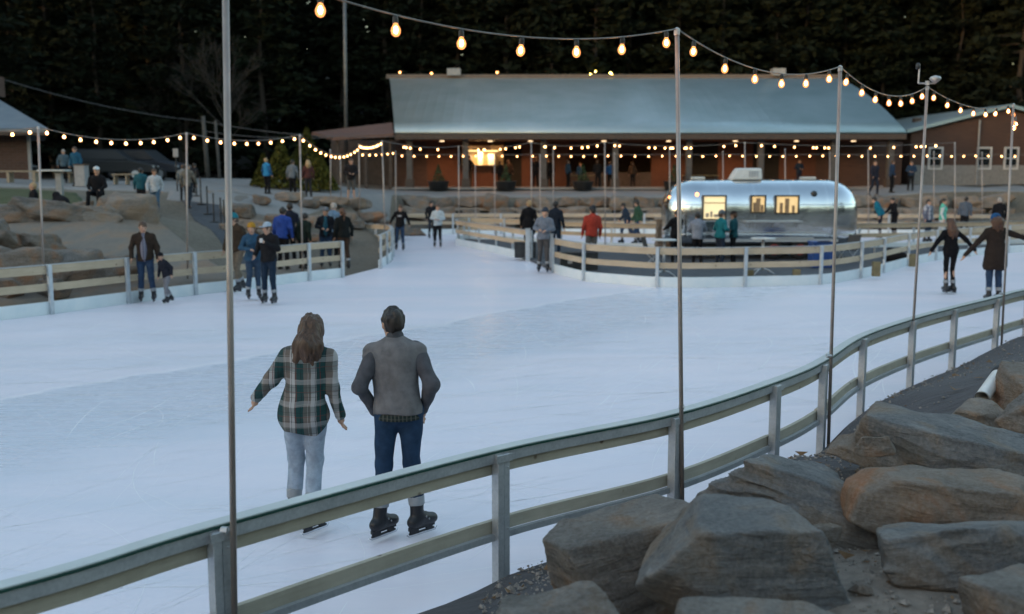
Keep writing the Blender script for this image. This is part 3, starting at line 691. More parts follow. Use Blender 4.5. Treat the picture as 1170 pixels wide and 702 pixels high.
near_rock(716, 603, 5.3, (.92,.85,.98), 17, 1, 'smooth brown-grey boulder at the left end of the foreground rock pile, behind a flat-topped block', rz=14, ry=-14, rough=.016)
near_rock(852, 592, 4.75, (1.08,.75,.68), 23, 0, 'large flat-topped grey block with a steep front face, biggest at the bottom of the picture', rz=-8, ry=4, rough=.022)
near_rock(915, 533, 6.1, (1.05,.8,.55), 31, 0, 'blue-grey slab with slanting ridges, behind the flat-topped block', rz=-25, ry=13, rx=-8, lay=1.1)
near_rock(1085, 538, 5.65, (1.35,.8,.58), 45, 2, 'long rusty-sided boulder in the middle of the right-hand pile', rz=4, ry=5)
near_rock(1090, 487, 6.9, (1.6,.9,.55), 58, 0, 'broad layered grey slab at the back of the pile, below the small mossy rock', rz=-12, ry=7, lay=1.2)
near_rock(1105, 600, 4.85, (1.05,.6,.42), 66, 0, 'dark undercut rock below the rusty-sided boulder', rz=-10, ry=-9)
near_rock(1185, 655, 4.25, (.65,.6,.5), 77, 1, 'rock cut off by the lower right corner of the picture', rz=40)
near_rock(1116, 464, 8.0, (.62,.55,.42), 83, 3, 'small mossy rock beside the white pipe', rz=15, vx=.014)
near_rock(1190, 418, 8.7, (1.0,.8,.85), 95, 2, 'tan boulder at the right edge beside the white pipe', rz=10, vx=.016)
near_rock(1190, 452, 7.5, (.85,.6,.55), 101, 1, 'brown boulder at the right edge, just below the tan one', rz=-20, vx=.014)
near_rock(630, 699, 4.25, (.75,.45,.45), 112, 1, 'low rock just showing along the bottom edge, left of the flat-topped block', rz=6)
near_rock(850, 702, 3.95, (.8,.4,.34), 127, 1, 'low rock showing along the bottom edge in front of the flat-topped block', rz=-4)
# sliver stones, debris
for px, py, Y, d, sd, lb in ((940,600,5.2,(.16,.1,.1),5,'small rust-brown stone wedged between the big boulders'),(1000,500,6.4,(.3,.16,.12),6,'thin rusty stone lying on the layered slab'),(985,668,4.6,(.1,.08,.06),8,'pebble on the sandy gap between the boulders')):
    near_rock(px, py, Y, d, sd, 2, lb, vx=.006)
# white pipe
a = Vector(Q(1122,455,8.6)); b_ = Vector(Q(1141,428,9.2)); t = thing('drain_pipe', 'short white plastic drain pipe poking out between the rocks', 'pipe', tuple(a))
PVC = mat('white_pvc', (.62,.62,.6), (.74,.74,.72), rough=.4, bs=.03)
mb = MB(); k0 = 0; d = b_-a
mb.tube([Vector((0,0,0)), d], .062, 16, caps=False); mb.tube([Vector((0,0,0)), d], .054, 16, caps=False); mb.build('pipe', PVC, t, smooth=True)
MB().tube([d*.93, d*1.35], .07, 12).build('coupling', DARK, t, smooth=True)
# ---- boulder library for the far banks
ROCKLIB = [rock_me('boulder_far', dm, s_, .055, rough=.03) for s_, dm in ((1,(1.7,1.0,.8)),(2,(1.3,1.0,.7)),(3,(2.2,1.1,.7)),(4,(1.5,1.2,1.0)),(5,(1.1,.9,.7)))]
for i, me in enumerate(ROCKLIB): me.materials.append(RM[3 if i % 2 else 2])
_k = [0]
def far_rock(x, y, z, s, label, group, lib=None, rz=None, sz=1.0, mi=None):
    me = ROCKLIB[(_k[0] if lib is None else lib) % 5]; _k[0] += 1; _k[0] = _k[0]
    o = bpy.data.objects.new('boulder', me); COL.objects.link(o); o.location = (x,y,z); o.scale = (s, s, s*sz)
    o.rotation_euler = (rng.normal(0,.08), rng.normal(0,.08), rng.uniform(-.35,.35)+(math.pi if rng.random()<.5 else 0) if rz is None else rz)
    if mi is not None: o.material_slots[0].link = 'OBJECT'; o.material_slots[0].material = RM[mi]
    return tag(o, label, 'boulder', group)
# stacked stone courses below the plaza, in three steps
TG = 'stones of the terrace wall behind the rink'
for row, (yy, zz, sc_) in enumerate(((52.45,.30,1.05),(53.35,.92,1.05),(54.4,1.55,1.05))):
    x = -5.0
    while x < 27:
        s_ = sc_*rng.uniform(.85,1.15); far_rock(x, yy+rng.uniform(-.15,.15), zz+rng.uniform(-.05,.05), s_, ('stone in the bottom course of the terrace wall behind the rink','stone in the middle course of the terrace wall behind the rink','stone in the top course of the terrace wall just under the plaza')[row], TG+(' bottom',' middle',' top')[row], mi=int(rng.choice([1,2,2,3,3,3]))); x += 1.35*s_*rng.uniform(.9,1.15)
LEDGE = mat('stone_ledge', (.27,.235,.20), (.38,.34,.30), rough=.85, scale=2.5, bs=.3)
for i, (x0, x1, y0, z0) in enumerate(((-3.5,6,52.9,.62),(7,21,53.0,.60),(-4,22,54.2,1.2))):
    t = link('stone_ledge', MB().box(((x0+x1)/2, y0, z0),((x1-x0), .75, .14)).mesh('stone_ledge'), LEDGE); tag(t, ('lower pale stone seating ledge at the left of the terrace','lower pale stone seating ledge behind the trailer','upper pale stone seating ledge running the whole terrace')[i], 'ledge')
# the left end of the terrace, stones round the gate
LG = 'boulders on the slope between plaza and skaters entrance'
for px, py, Y, s_ in ((275,250,38,.8),(300,243,40,.75),(330,236,42,.8),(355,238,41.5,.7),(380,236,42.5,.8),(405,236,43.5,.85),(428,236,45,.8),(448,234,47,.9),(470,232,50,.9),(290,262,36,.7),(318,255,37.5,.8),(345,255,37.5,.75),(368,252,39,.8),(395,255,40,.85),(420,250,42.5,.8),(440,246,46,.8),(262,270,34.5,.6),(310,272,35,.65),(335,275,34.5,.7),(360,268,36,.7),(385,268,37,.75),(408,262,39.5,.7)):
    x, y, z = Q(px, py, Y); far_rock(x, y, hz(x, y)+.30*s_, s_, 'rounded tan boulder on the slope above the skaters entrance', LG, mi=int(rng.choice([3,3,1,2])), sz=.8)
# rocks at the top of the embankment and behind the left railing
E1 = 'row of boulders along the top of the embankment'
for i, (px, py, Y, s_, lib, mi) in enumerate(((-40,247,28,1.0,2,1),(18,249,28.3,1.15,2,1),(66,246,28.6,1.2,2,1),(112,247,29,.95,0,3),(92,236,30.5,.6,4,3),(62,236,31,.5,4,3),(30,236,31,.5,1,3))):
    x, y, z = Q(px, py, Y); far_rock(x, y, z, s_, 'brown boulder in the row along the top of the concrete embankment', E1, lib=lib, mi=mi, sz=.9, rz=.1*i)
x, y, z = Q(152,238,30.2); far_rock(x, y, z, 1.15, 'big pale rounded boulder beside the head of the dark ramp', None, lib=3, mi=3, rz=.3)
x, y, z = Q(128,236,30.2); far_rock(x, y, z, .8, 'brown boulder half hidden by the big pale one beside the ramp', None, lib=1, mi=3, rz=.8)
E2 = 'rocks behind the railing at the foot of the embankment'
for i, (px, py, Y, s_, lib, mi) in enumerate(((-30,338,22.4,1.2,0,2),(25,330,22.4,1.3,0,2),(80,326,23.2,1.1,3,1),(122,331,23.8,.9,1,2),(45,292,25,.85,0,2),(10,296,24.5,.8,2,2),(-5,278,26,.7,1,1),(100,312,24,.5,1,2),(60,345,21.8,.6,1,1),(8,350,21.3,.7,4,2),(150,332,24.8,.6,4,3),(90,302,24.6,.65,4,2))):
    x, y, z = Q(px, py, Y); far_rock(x, y, max(z, hz(x,y)+.22*s_)+.05, s_*1.12, 'rust-brown rock low on the embankment behind the left railing', E2, lib=lib, mi=mi, rz=.3*i)
# rocks at the right, behind the far rail
E3 = 'rocks beyond the right end of the rink'
for i in range(16):
    x = 20+i*1.1; y = 52.3+rng.uniform(-.3,.6); far_rock(x, y, hz(x,y)+.3, .9, 'brown rock on the bank behind the right end of the rink', E3)

# ---- gravel, bark chips and leaf litter between the boulders and on the fabric
def litter(name, n, boxes, sz, mt, seed, flat_=False):
    rs = np.random.default_rng(seed); P_ = []
    for x0, x1, y0, y1, f in boxes: k = int(n*f); P_.append(np.stack([rs.uniform(x0,x1,k), rs.uniform(y0,y1,k)], -1))
    P_ = np.concatenate(P_); P_ = P_[~inpoly(P_[:,0], P_[:,1], outer_s) & (dpoly(P_[:,0], P_[:,1], outer_s) > .12)]; Z = hgt(P_[:,0], P_[:,1])+.045
    mb = MB()
    for (x, y), z in zip(P_, Z):
        s_ = sz*rs.lognormal(0,.5); a = rs.uniform(0,3.1); k = len(mb.v); c, s2 = math.cos(a)*s_, math.sin(a)*s_; e = rs.uniform(.4,.9)
        if flat_: mb.v += [(x-c,y-s2,z+rs.uniform(0,s_)),(x+s2*e,y-c*e,z+.005),(x+c,y+s2,z+rs.uniform(0,s_)),(x-s2*e,y+c*e,z+.005)]; mb.f.append((k,k+1,k+2,k+3))
        else:
            mb.v += [(x-c,y-s2,z),(x+s2*e,y-c*e,z),(x+c,y+s2,z),(x-s2*e,y+c*e,z),(x+rs.normal(0,.2)*s_,y,z+s_*rs.uniform(.5,.9)),(x,y,z-s_*.5)]
            mb.f += [(k,k+1,k+4),(k+1,k+2,k+4),(k+2,k+3,k+4),(k+3,k,k+4),(k+1,k,k+5),(k+2,k+1,k+5),(k+3,k+2,k+5),(k,k+3,k+5)]
    me = bpy.data.meshes.new(name); me.from_pydata(mb.v, [], mb.f); struct(link(name, me, mt), 'stuff')
gravel = litter('gravel', 16000, [(-.2,6.5,3.6,8.5,.8),(3,12,8,17,.2)], .010, mat('gravel_stone', (.14,.125,.11), (.33,.30,.27), rough=.9, scale=30, bs=0), 3)
litter('leaf_litter', 1500, [(-.2,6.5,3.6,8.5,.6),(3,12,8,17,.4)], .022, mat('dead_leaf', (.10,.055,.025), (.20,.12,.06), rough=.9, scale=8, bs=0), 4, True)
# ================================================================ BUILDINGS
m, nt, b = nodes('metal_roof'); v = texco(nt, 'Object'); sp = nt.nodes.new('ShaderNodeSeparateXYZ'); nt.links.new(v, sp.inputs[0])
rib = math_(nt, 'PINGPONG', sp.outputs['X'], .3); n_ = noise(nt, v, .5, 4)
nt.links.new(ramp(nt, n_, [(.3,(.31,.40,.42)),(.7,(.40,.48,.51))]), b.inputs['Base Color']); b.inputs['Metallic'].default_value = .7; b.inputs['Roughness'].default_value = .42
bump(nt, b, ramp(nt, rib, [(0,(1,1,1)),(.16,(0,0,0))]), .28, .02); ROOF = m
SIDE = mat('brown_siding', (.06,.034,.026), (.085,.047,.035), rough=.8, scale=2, bs=.2, stretch=(1,1,12))
PLANK = mat('red_cedar_wall', (.085,.032,.017), (.12,.045,.023), rough=.7, scale=3, bs=.25, stretch=(8,8,1))
TRIM = mat('dark_trim', (.055,.04,.032), (.08,.06,.05), rough=.7, bs=.1)
TRIML = mat('grey_trim', (.25,.26,.27), (.32,.33,.34), rough=.6, bs=.05)
COLM = mat('porch_column', (.07,.065,.062), (.10,.09,.085), rough=.7, bs=.1)
GLASS = mat('dark_glass', (.012,.015,.018), rough=.08, spec=.8, bs=0)
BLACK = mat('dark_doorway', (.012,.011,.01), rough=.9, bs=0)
WARM = emit('warm_soffit_strip', (1,.34,.09), 2.4); WIN = emit('kitchen_light', (1,.66,.26), .3); LAMP = emit('ceiling_lamp', (1,.7,.4), .25)
b0 = thing('pavilion', 'long low pavilion with pale metal roof, red cedar walls and lit porch', 'building', (8, 66, 2.2))
O = Vector((-8,-66,-2.2)); Yp, Yw, zf = 60.5, 64.2, 2.22
xL = xat(451, 59.2, 5.6); xR = xat(1036, 59.2, 5.6)
ze = zat(152, 59.2)
# concave roof profile, front slope and back slope, with thickness
prof = [(59.2,ze),(61.5,ze+.75),(64,ze+1.75),(66.5,ze+3.0),(68.6,ze+4.35)]
zr = zat(90, 73.2); prof = [(59.2+14*i/8, ze+(zr-ze)*((i/8)*1.36-.36*(i/8)**2)) for i in range(9)]
back = [(75,zr-.9),(78.5,zr-3.6)]
rL = xat(445, 73.2, zr); rRt = xat(957, 73.2, zr)
def roofpts(Y, z, tt): return (xL+(rL-xL)*tt, Y, z), (xR+(rRt-xR)*tt, Y, z)
mb = MB(); allp = [(p, i/8) for i, p in enumerate(prof)]+[(p, 1) for p in back]
for (Y, z), tt in allp:
    a, c = roofpts(Y, z, tt); mb.v += [a, c]
for i in range(len(allp)-1): mb.f.append((2*i, 2*i+1, 2*i+3, 2*i+2))
ro = link('roof', (lambda me: me)(mb.mesh('roof')), ROOF, b0, O, smooth=True); so_ = ro.modifiers.new('thickness', 'SOLIDIFY'); so_.thickness = .12; so_.offset = 0
MB().box(((rL+rRt)/2, 73.15, zr+.12), (rRt-rL+.4, .5, .3)).build('ridge_cap', mat('ridge_brown', (.13,.10,.085), (.16,.13,.11), rough=.6), ro)
for (px, py, w_) in ((519,86,.95),(888,86,.9)):
    MB().box((xat(px,73.2,zr), 73.0, zr+.42), (w_,.8,.5)).build('roof_vent', TRIML, ro)
MB().box(((xL+xR)/2, 59.22, ze-.22), (xR-xL, .10, .3)).build('fascia', TRIM, b0, O)
MB().box(((xL+xR)/2, 61.7, ze-.30), (xR-xL-.2, 4.8, .08)).build('soffit', PLANK, b0, O)
MB().box(((xL+xR)/2, 62.2, zf+.03), (xR-xL+.5, 5.2, .12)).build('porch_floor', CONC, b0, O)
# wall bays: cedar panels and dark openings
def wx(px): return xat(px, Yw, 3.5)
zt_ = ze-.34; wh_ = zt_-zf
solid = [(456,486),(486,524),(577,596),(594,617),(744,782),(820,858),(888,930)]
dark = [(612,634),(648,744),(782,820),(858,888),(930,1010)]
mb = MB()
def wallpanel(a, c, z0, z1, mt, nm='wall', y=Yw, th=.2):
    return MB().box(((wx(a)+wx(c))/2, y+th/2, (z0+z1)/2), (wx(c)-wx(a), th, z1-z0)).build(nm, mt, b0, O)
wallpanel(453, 488, zf, zt_, SIDE); wallpanel(488, 524, zf, zt_, PLANK)
wallpanel(524, 576, zf, zat(190,Yw), PLANK); wallpanel(524, 576, zat(166,Yw), zt_, PLANK)      # kitchen hatch wall
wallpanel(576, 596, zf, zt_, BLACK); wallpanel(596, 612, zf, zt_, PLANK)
wallpanel(612, 634, zf, zt_, SIDE); wallpanel(634, 650, zf, zt_, PLANK); wallpanel(650, 744, zf, zf+1.0, TRIM); wallpanel(650, 744, zt_-.5, zt_, SIDE)
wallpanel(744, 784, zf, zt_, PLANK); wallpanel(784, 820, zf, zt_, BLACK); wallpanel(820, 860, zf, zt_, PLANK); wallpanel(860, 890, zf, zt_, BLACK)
wallpanel(890, 932, zf, zt_, PLANK); wallpanel(932, 1030, zf, zt_, SIDE)
MB().box(((wx(453)+wx(1030))/2, Yw+6.2, (zf+zt_)/2), (wx(1030)-wx(453), .2, wh_)).build('back_wall', TRIM, b0, O)
for e in (453,1030): MB().box((wx(e), Yw+3.2, (zf+zt_)/2), (.2, 5.9, wh_)).build('side_wall', SIDE, b0, O)
# kitchen behind the hatch
kx0, kx1 = wx(526), wx(575); kw = kx1-kx0
MB().box(((kx0+kx1)/2, Yw+1.9, (zf+zt_)/2), (kw, .1, wh_-.2)).build('kitchen_wall', mat('kitchen_cream', (.55,.40,.22), (.65,.5,.3), rough=.6), b0, O)
for i, (u, w_, z0, z1, mt) in enumerate(((.18,.35,1.5,2.1,TRIML),(.45,.3,1.3,2.3,mat('fridge_white',(.8,.78,.7),rough=.4,bs=0)),(.72,.45,1.0,2.2,mat('fridge_white',(.8,.78,.7))),(.12,.5,2.3,2.5,PLANK),(.55,.9,2.45,2.55,PLANK))):
    MB().box((kx0+kw*u, Yw+1.5, zf+(z0+z1)/2), (w_,.5,z1-z0)).build('kitchen_cabinet', mt, b0, O)
for u in (.28,.72): MB().box((kx0+kw*u, Yw+1.0, zt_-.55), (.9,.25,.06)).build('kitchen_light', WIN, b0, O)
MB().box(((kx0+kx1)/2, Yw-.16, zat(190,Yw)+.02), (kw+.3,.5,.08)).build('counter', TRIM, b0, O)
MB().box(((kx0+kx1)/2, Yw-.05, zat(166,Yw)+.05), (kw+.2,.1,.16)).build('hatch_trim', PLANK, b0, O)
li = bpy.data.lights.new('kitchen_lamp', 'AREA'); li.energy = 10; li.color = (1,.62,.28); li.size = 1.6; li.size_y = .7; li.shape = 'RECTANGLE'
lo = bpy.data.objects.new('kitchen_lamp', li); COL.objects.link(lo); lo.parent = b0; lo.location = Vector(((kx0+kx1)/2, Yw+1.0, zt_-.62))+O
# soffit strips
for a, c in ((489,523),(531,596),(597,622),(700,726),(755,800),(822,858),(892,905)):
    MB().box(((wx(a)+wx(c))/2, Yw-.22, zat(160.5,Yw-.2)), (wx(c)-wx(a), .05, .07)).build('light_strip', WARM, b0, O)
# can lamps in the ceiling, real light over the porch floor
for i, px in enumerate((505,560,606,690,764,840,910,975)):
    MB().lathe([(.14,0),(.14,.05)], (xat(px,62.4,5), 62.4, ze-.39), 12).build('ceiling_lamp', LAMP, b0, O)
    li = bpy.data.lights.new('porch_lamp', 'SPOT'); li.energy = 20 if i < 6 else 9; li.color = (1,.47,.2); li.spot_size = R(150); li.spot_blend = .8; li.shadow_soft_size = .12
    lo = bpy.data.objects.new('porch_lamp', li); COL.objects.link(lo); lo.parent = b0; lo.location = Vector((xat(px,62.4,5), 62.4, ze-.45))+O
for px, Y in ((468,60.1),(532,60.1),(621,60.1),(703,60.1),(787,60.1),(869,60.1),(952,60.1),(1017,60.1)):
    c = MB().box((xat(px,Y,4), Y, (zf+ze-.3)/2), (.34,.34,ze-.3-zf)).build('column', COLM, b0, O, bevel=.01)
    MB().box((xat(px,Y,4), Y, zf+.3), (.5,.5,.6)).build('column_base', TRIM, c)
# gable ends
for xa, xb in ((xL+.35, rL+.4),(xR-.35, rRt-.35)):
    mb = MB(); mb.v = [(xa,59.6,ze-.25),(xb,73.2,zr-.2),(xb,73.2,ze-.25),(xa+.12,59.6,ze-.25),(xb+.12,73.2,zr-.2),(xb+.12,73.2,ze-.25)]; mb.f = [(0,1,2),(3,5,4),(0,3,4,1),(0,2,5,3),(1,4,5,2)]
    mb.build('gable_wall', SIDE, b0, O)
# low lean-to roof on the left of the pavilion
b1 = thing('lean_to_shelter', 'low brown lean-to shelter joined to the left end of the pavilion', 'shelter', (-8.6, 62, 2.3)); O1 = Vector((8.6,-62,-2.3))
p = [Q(356,151,63), Q(448,140,62.4), Q(450,153,60), Q(380,157,60)]
mb = MB(); mb.v = [tuple(v_) for v_ in p]+[(v_[0],v_[1],v_[2]-.18) for v_ in p]; mb.f = [(0,1,2,3),(4,7,6,5),(0,4,5,1),(1,5,6,2),(2,6,7,3),(3,7,4,0)]
mb.build('roof', mat('rust_roof', (.11,.06,.045), (.15,.08,.06), rough=.6, bs=.1), b1, O1)
for px in (386, 418, 446): x = xat(px, 60.6, 4); MB().box((x,60.6,3.7),(.18,.18,3.0)).build('column', TRIM, b1, O1)
MB().box((xat(418,65,3.8),65.5,3.75),(4.6,.2,3.1)).build('back_wall', TRIM, b1, O1)
# brown gabled building on the right
b2 = thing('brown_building', 'brown sided building with a low gable, pale metal roof and white-trimmed windows on the right', 'building', (30, 66, 2.3)); O2 = Vector((-30,-66,-2.3))
Yg = 66.0; eL = Q(1037,152,Yg); rg = Q(1155,123,Yg); eR = (2*rg[0]-eL[0], Yg, eL[2]); gx0 = eL[0]+.4; gx1 = eR[0]-.4; zb = 2.2
mb = MB(); mb.v = [(gx0,Yg+.4,zb),(gx1,Yg+.4,zb),(gx1,Yg+.4,eR[2]),(rg[0],Yg+.4,rg[2]-.12),(gx0,Yg+.4,eL[2])]; mb.v += [(a,b_+15,c) for a,b_,c in mb.v]
mb.f = [(0,1,2,3,4),(9,8,7,6,5),(0,5,6,1),(1,6,7,2),(0,4,9,5)]; mb.build('wall', SIDE, b2, O2)
mb = MB(); dx = -1.0; mb.v = [eL, rg, eR, (eL[0]+dx,Yg+16,eL[2]), (rg[0]+dx,Yg+16,rg[2]), (eR[0]+dx,Yg+16,eR[2])]; mb.f = [(0,1,4,3),(1,2,5,4)]
r2 = mb.build('roof', ROOF, b2, O2); q = r2.modifiers.new('thickness','SOLIDIFY'); q.thickness = .22; q.offset = 1
MB().box(((gx0+gx1)/2, Yg+.36, zb+.75), (gx1-gx0, .1, 1.5)).build('wainscot', mat('concrete_block', (.19,.185,.18), (.25,.24,.23), rough=.85), b2, O2)
for px in (1071,1127,1158):
    x = xat(px,Yg,4.2); w0 = thing if 0 else None
    fr = MB(); W_, z0, z1 = .86, zat(193,Yg), zat(169,Yg)
    fr.box((x-W_/2, Yg+.3, (z0+z1)/2), (.1,.12,z1-z0+.1)).box((x+W_/2, Yg+.3, (z0+z1)/2), (.1,.12,z1-z0+.1)).box((x, Yg+.3, z1), (W_-.1,.12,.1)).box((x, Yg+.3, z0), (W_-.1,.12,.1)).box((x, Yg+.3, (z0+z1)/2), (W_-.1,.1,.06))
    f_ = fr.build('window', mat('white_trim', (.5,.5,.5), (.56,.56,.56), rough=.6, bs=0), b2, O2); MB().box((x, Yg+.34, (z0+z1)/2), (W_-.08,.03,z1-z0-.08)).build('pane', GLASS, f_)
MB().tube([(xat(1120,Yg,5),Yg+.25,zb),(xat(1120,Yg,5),Yg+.25,zat(137,Yg))], .06, 8).build('downpipe', TRIML, b2, O2)
ve = MB().box((xat(1048,72,7.2), 72, zat(137.5,72)), (.5,.5,.3)).build('roof_vent', TRIM, r2)
# brick building at the left edge
b3 = thing('brick_building', 'small brown brick building with a blue-grey hipped roof at the left edge', 'building', (-26, 50, 2.7)); O3 = Vector((26,-50,-2.7))
m, nt, b = nodes('brown_brick'); v = texco(nt, 'Object'); bk = nt.nodes.new('ShaderNodeTexBrick'); bk.inputs['Scale'].default_value = 1; bk.inputs['Brick Width'].default_value = .4; bk.inputs['Row Height'].default_value = .13; bk.inputs['Mortar Size'].default_value = .012
bk.inputs['Color1'].default_value = (.10,.055,.042,1); bk.inputs['Color2'].default_value = (.08,.044,.034,1); bk.inputs['Mortar'].default_value = (.11,.09,.08,1)
mp = nt.nodes.new('ShaderNodeMapping'); mp.inputs['Rotation'].default_value = (R(-90),0,0); nt.links.new(v, mp.inputs['Vector']); nt.links.new(mp.outputs[0], bk.inputs['Vector']); nt.links.new(bk.outputs['Color'], b.inputs['Base Color']); b.inputs['Roughness'].default_value = .85; BRICK = m
xr = xat(35,48,4); ez = zat(147,46.6); er = xat(55,46.6,ez)
xb_ = xat(33,55.5,4); MB().quadbox([(xr-10,48,2.6),(xr,48,2.6),(xb_,55.5,2.6),(xb_-10,55.5,2.6),(xr-10,48,ez),(xr,48,ez),(xb_,55.5,ez),(xb_-10,55.5,ez)]).build('wall', BRICK, b3, O3)
MB().box((xr-.02, 47.93, (2.6+ez)/2), (.14,.1,ez-2.6)).build('corner_trim', TRIML, b3, O3)
rz_ = zat(92, 52); mb = MB(); eb_ = xat(52,57,ez); rx_ = xat(-14,52,7); rz_ = zat(106,52); mb.v = [(er-12,46.6,ez),(er,46.6,ez),(eb_,57,ez),(eb_-12,57,ez),(rx_-6,52,rz_),(rx_,52,rz_)]; mb.f = [(0,1,5,4),(1,2,5),(2,3,4,5),(3,0,4)]
r3 = mb.build('roof', mat('blue_metal_roof', (.19,.23,.27), (.24,.28,.32), rough=.45, metal=.4, scale=1, bs=.1), b3, O3); q = r3.modifiers.new('t','SOLIDIFY'); q.thickness = .2
MB().box((er-6, 46.68, ez-.16), (11.9,.1,.28)).build('fascia', TRIM, b3, O3)
MB().box((rx_+.3,52,rz_+.3), (.8,.8,1.0)).build('chimney', BRICK, b3, O3)

# ================================================================ TRAILER
TY = 35.35; tx = xat(875, 34.2, 1.5); pm = F/(34.2*CT+1.3*ST)
tr = thing('travel_trailer', 'polished silver riveted travel trailer with rounded ends serving food through a lit hatch', 'trailer', (tx, TY, .09), R(0))
Lx, hw, zb_, zt2 = 3.35, 1.15, .50, zat(205.5, 34.9)-.09
def lz(py): return zat(py, 34.2)-.09
def lx(px): return xat(px, 34.2, 2)-tx
def sect(n=48):
    out = []; zc = 1.55
    for k in range(n):
        t = 2*math.pi*k/n; c, s = math.cos(t), math.sin(t)
        e = 2/2.5 if s > 0 else 2/9.0
        y = hw*math.copysign(abs(c)**e, c); z = zc+(zt2-zc if s > 0 else zc-zb_)*math.copysign(abs(s)**e, s); out.append((y, z))
    return out
SEC = sect()
def face_y(z):
    e = (z-1.55)/(zt2-1.55); return -hw*(1-min(.999, max(0, e))**2.5)**(1/2.5)
mb = MB(); xs_ = [-Lx+Lx*0.0]; st = []
for i in range(41):
    u = -1+2*i/40; x = Lx*math.copysign(1-(1-abs(u))**1.6, u); 
    er_ = 1.25; q = max(0, abs(x)-(Lx-er_))/er_; k = (1-min(q,1)**2.6)**(1/2.6) if q < 1 else 0.0; st.append((x, max(k, .02)))
for x, k in st:
    for y, z in SEC: mb.v.append((x, y*(.30+.70*k) if k > .03 else y*.25, 1.25+(z-1.25)*((.25+.75*k) if z > 1.25 else (.72+.28*k))))
n = len(SEC)
for i in range(len(st)-1):
    for k in range(n): a = i*n+k; b_ = i*n+(k+1)%n; mb.f.append((a,b_,b_+n,a+n))
mb.f.append(tuple(range(n))[::-1]); mb.f.append(tuple((len(st)-1)*n+k for k in range(n)))
m, nt, b = nodes('polished_aluminium'); v = texco(nt, 'Object'); sp = nt.nodes.new('ShaderNodeSeparateXYZ'); nt.links.new(v, sp.inputs[0])
f = noise(nt, v, 1.1, 4); nt.links.new(ramp(nt, f, [(.3,(.66,.70,.74)),(.7,(.80,.83,.86))]), b.inputs['Base Color']); b.inputs['Metallic'].default_value = 1
nt.links.new(math_(nt, 'MULTIPLY_ADD', f, .14, .09), b.inputs['Roughness'])
px_ = math_(nt, 'PINGPONG', math_(nt, 'ADD', sp.outputs['X'], 10.3), .62); pz_ = math_(nt, 'PINGPONG', math_(nt, 'ADD', sp.outputs['Z'], .12), .5)
n1 = bump(nt, b, ramp(nt, px_, [(0,(0,0,0)),(.018,(1,1,1))]), .5, .01); n1 = bump(nt, b, ramp(nt, pz_, [(0,(0,0,0)),(.014,(1,1,1))]), .4, .01, n1); bump(nt, b, noise(nt, v, 2.6, 3), .22, .03, n1); ALU = m
mb.build('shell', ALU, tr, smooth=True)
TW = emit('lit_window', (1,.66,.28), .07, (.6,.5,.3)); TWW = emit('pale_lit_blind', (1,.78,.42), .085, (.7,.62,.4)); AMB = emit('amber_marker', (1,.25,.05), .8)
def twin(px0, px1, py0, py1, mt, nm='window', stuff=False):
    x0, x1, z1, z0 = lx(px0), lx(px1), lz(py0), lz(py1); yy = face_y(max(z0, 1.6))-.05; zc, W_, H_ = (z0+z1)/2, x1-x0, z1-z0; fr = MB()
    ta = math.atan2(face_y(z1)-face_y(z0), z1-z0)*.0
    fr.box((x0, yy+.05, zc), (.05,.16,H_+.05)).box((x1, yy+.05, zc), (.05,.16,H_+.05)).box(((x0+x1)/2, yy+.05, z1), (W_-.05,.16,.05)).box(((x0+x1)/2, yy+.05, z0), (W_-.05,.16,.05))
    o = fr.build(nm, DARK, tr); MB().box(((x0+x1)/2, yy+.05, zc), (W_-.05,.04,H_-.05)).build('pane', mt, o)
    if stuff:
        for u, wd, hh in ((.25,.1,.55),(.5,.14,.8),(.78,.09,.4)): MB().box((x0+W_*u, yy+.015, z0+.03+H_*hh/2), (wd,.02,H_*hh)).build('curtain', mat('tan_curtain', (.25,.17,.1)), o)
    return o
hs_ = twin(803,829,224,251,TWW,'serving_hatch'); HY = face_y(1.6)-.03
for u_, w_u, z_u, h_u in ((.2,.10,lz(250)+.05,.14),(.38,.07,lz(250)+.05,.2),(.62,.2,lz(250)+.05,.1),(.85,.08,lz(250)+.05,.26)): MB().box((lx(803)+(lx(829)-lx(803))*u_, HY, z_u+h_u/2), (w_u,.03,h_u)).build('jar', mat('pale_jar', (.35,.3,.25), rough=.5), hs_)
MB().box(((lx(803)+lx(829))/2, HY, lz(232)), (lx(829)-lx(803)-.08,.03,.03)).build('shelf', mat('tan_curtain', (.25,.17,.1)), hs_); twin(858,874,224,243,TW,stuff=True); twin(886,912,224,244,TW,stuff=True)
# hatch counter, shelf, belt rail, door outline
MB().box(((lx(851)+lx(915))/2, -1.33, lz(253)), (lx(915)-lx(851), .36, .04)).build('counter', GALV, tr)
for px in (856, 883, 910): MB().tube([(lx(px),-1.14,lz(260)),(lx(px),-1.45,lz(253)-.02)], .012, 5).build('bracket', GALV, tr)
MB().box(((lx(803)+lx(829))/2, -1.27, lz(252.5)), (lx(829)-lx(803)+.1, .25, .035)).build('counter', GALV, tr)
MB().box((0,-1.158,.66),(5.0,.03,.09)).build('belt_rail', GALV, tr)
MB().box((-.3,-1.16,.93),(4.6,.014,.03)).build('trim_strip', GALV, tr)
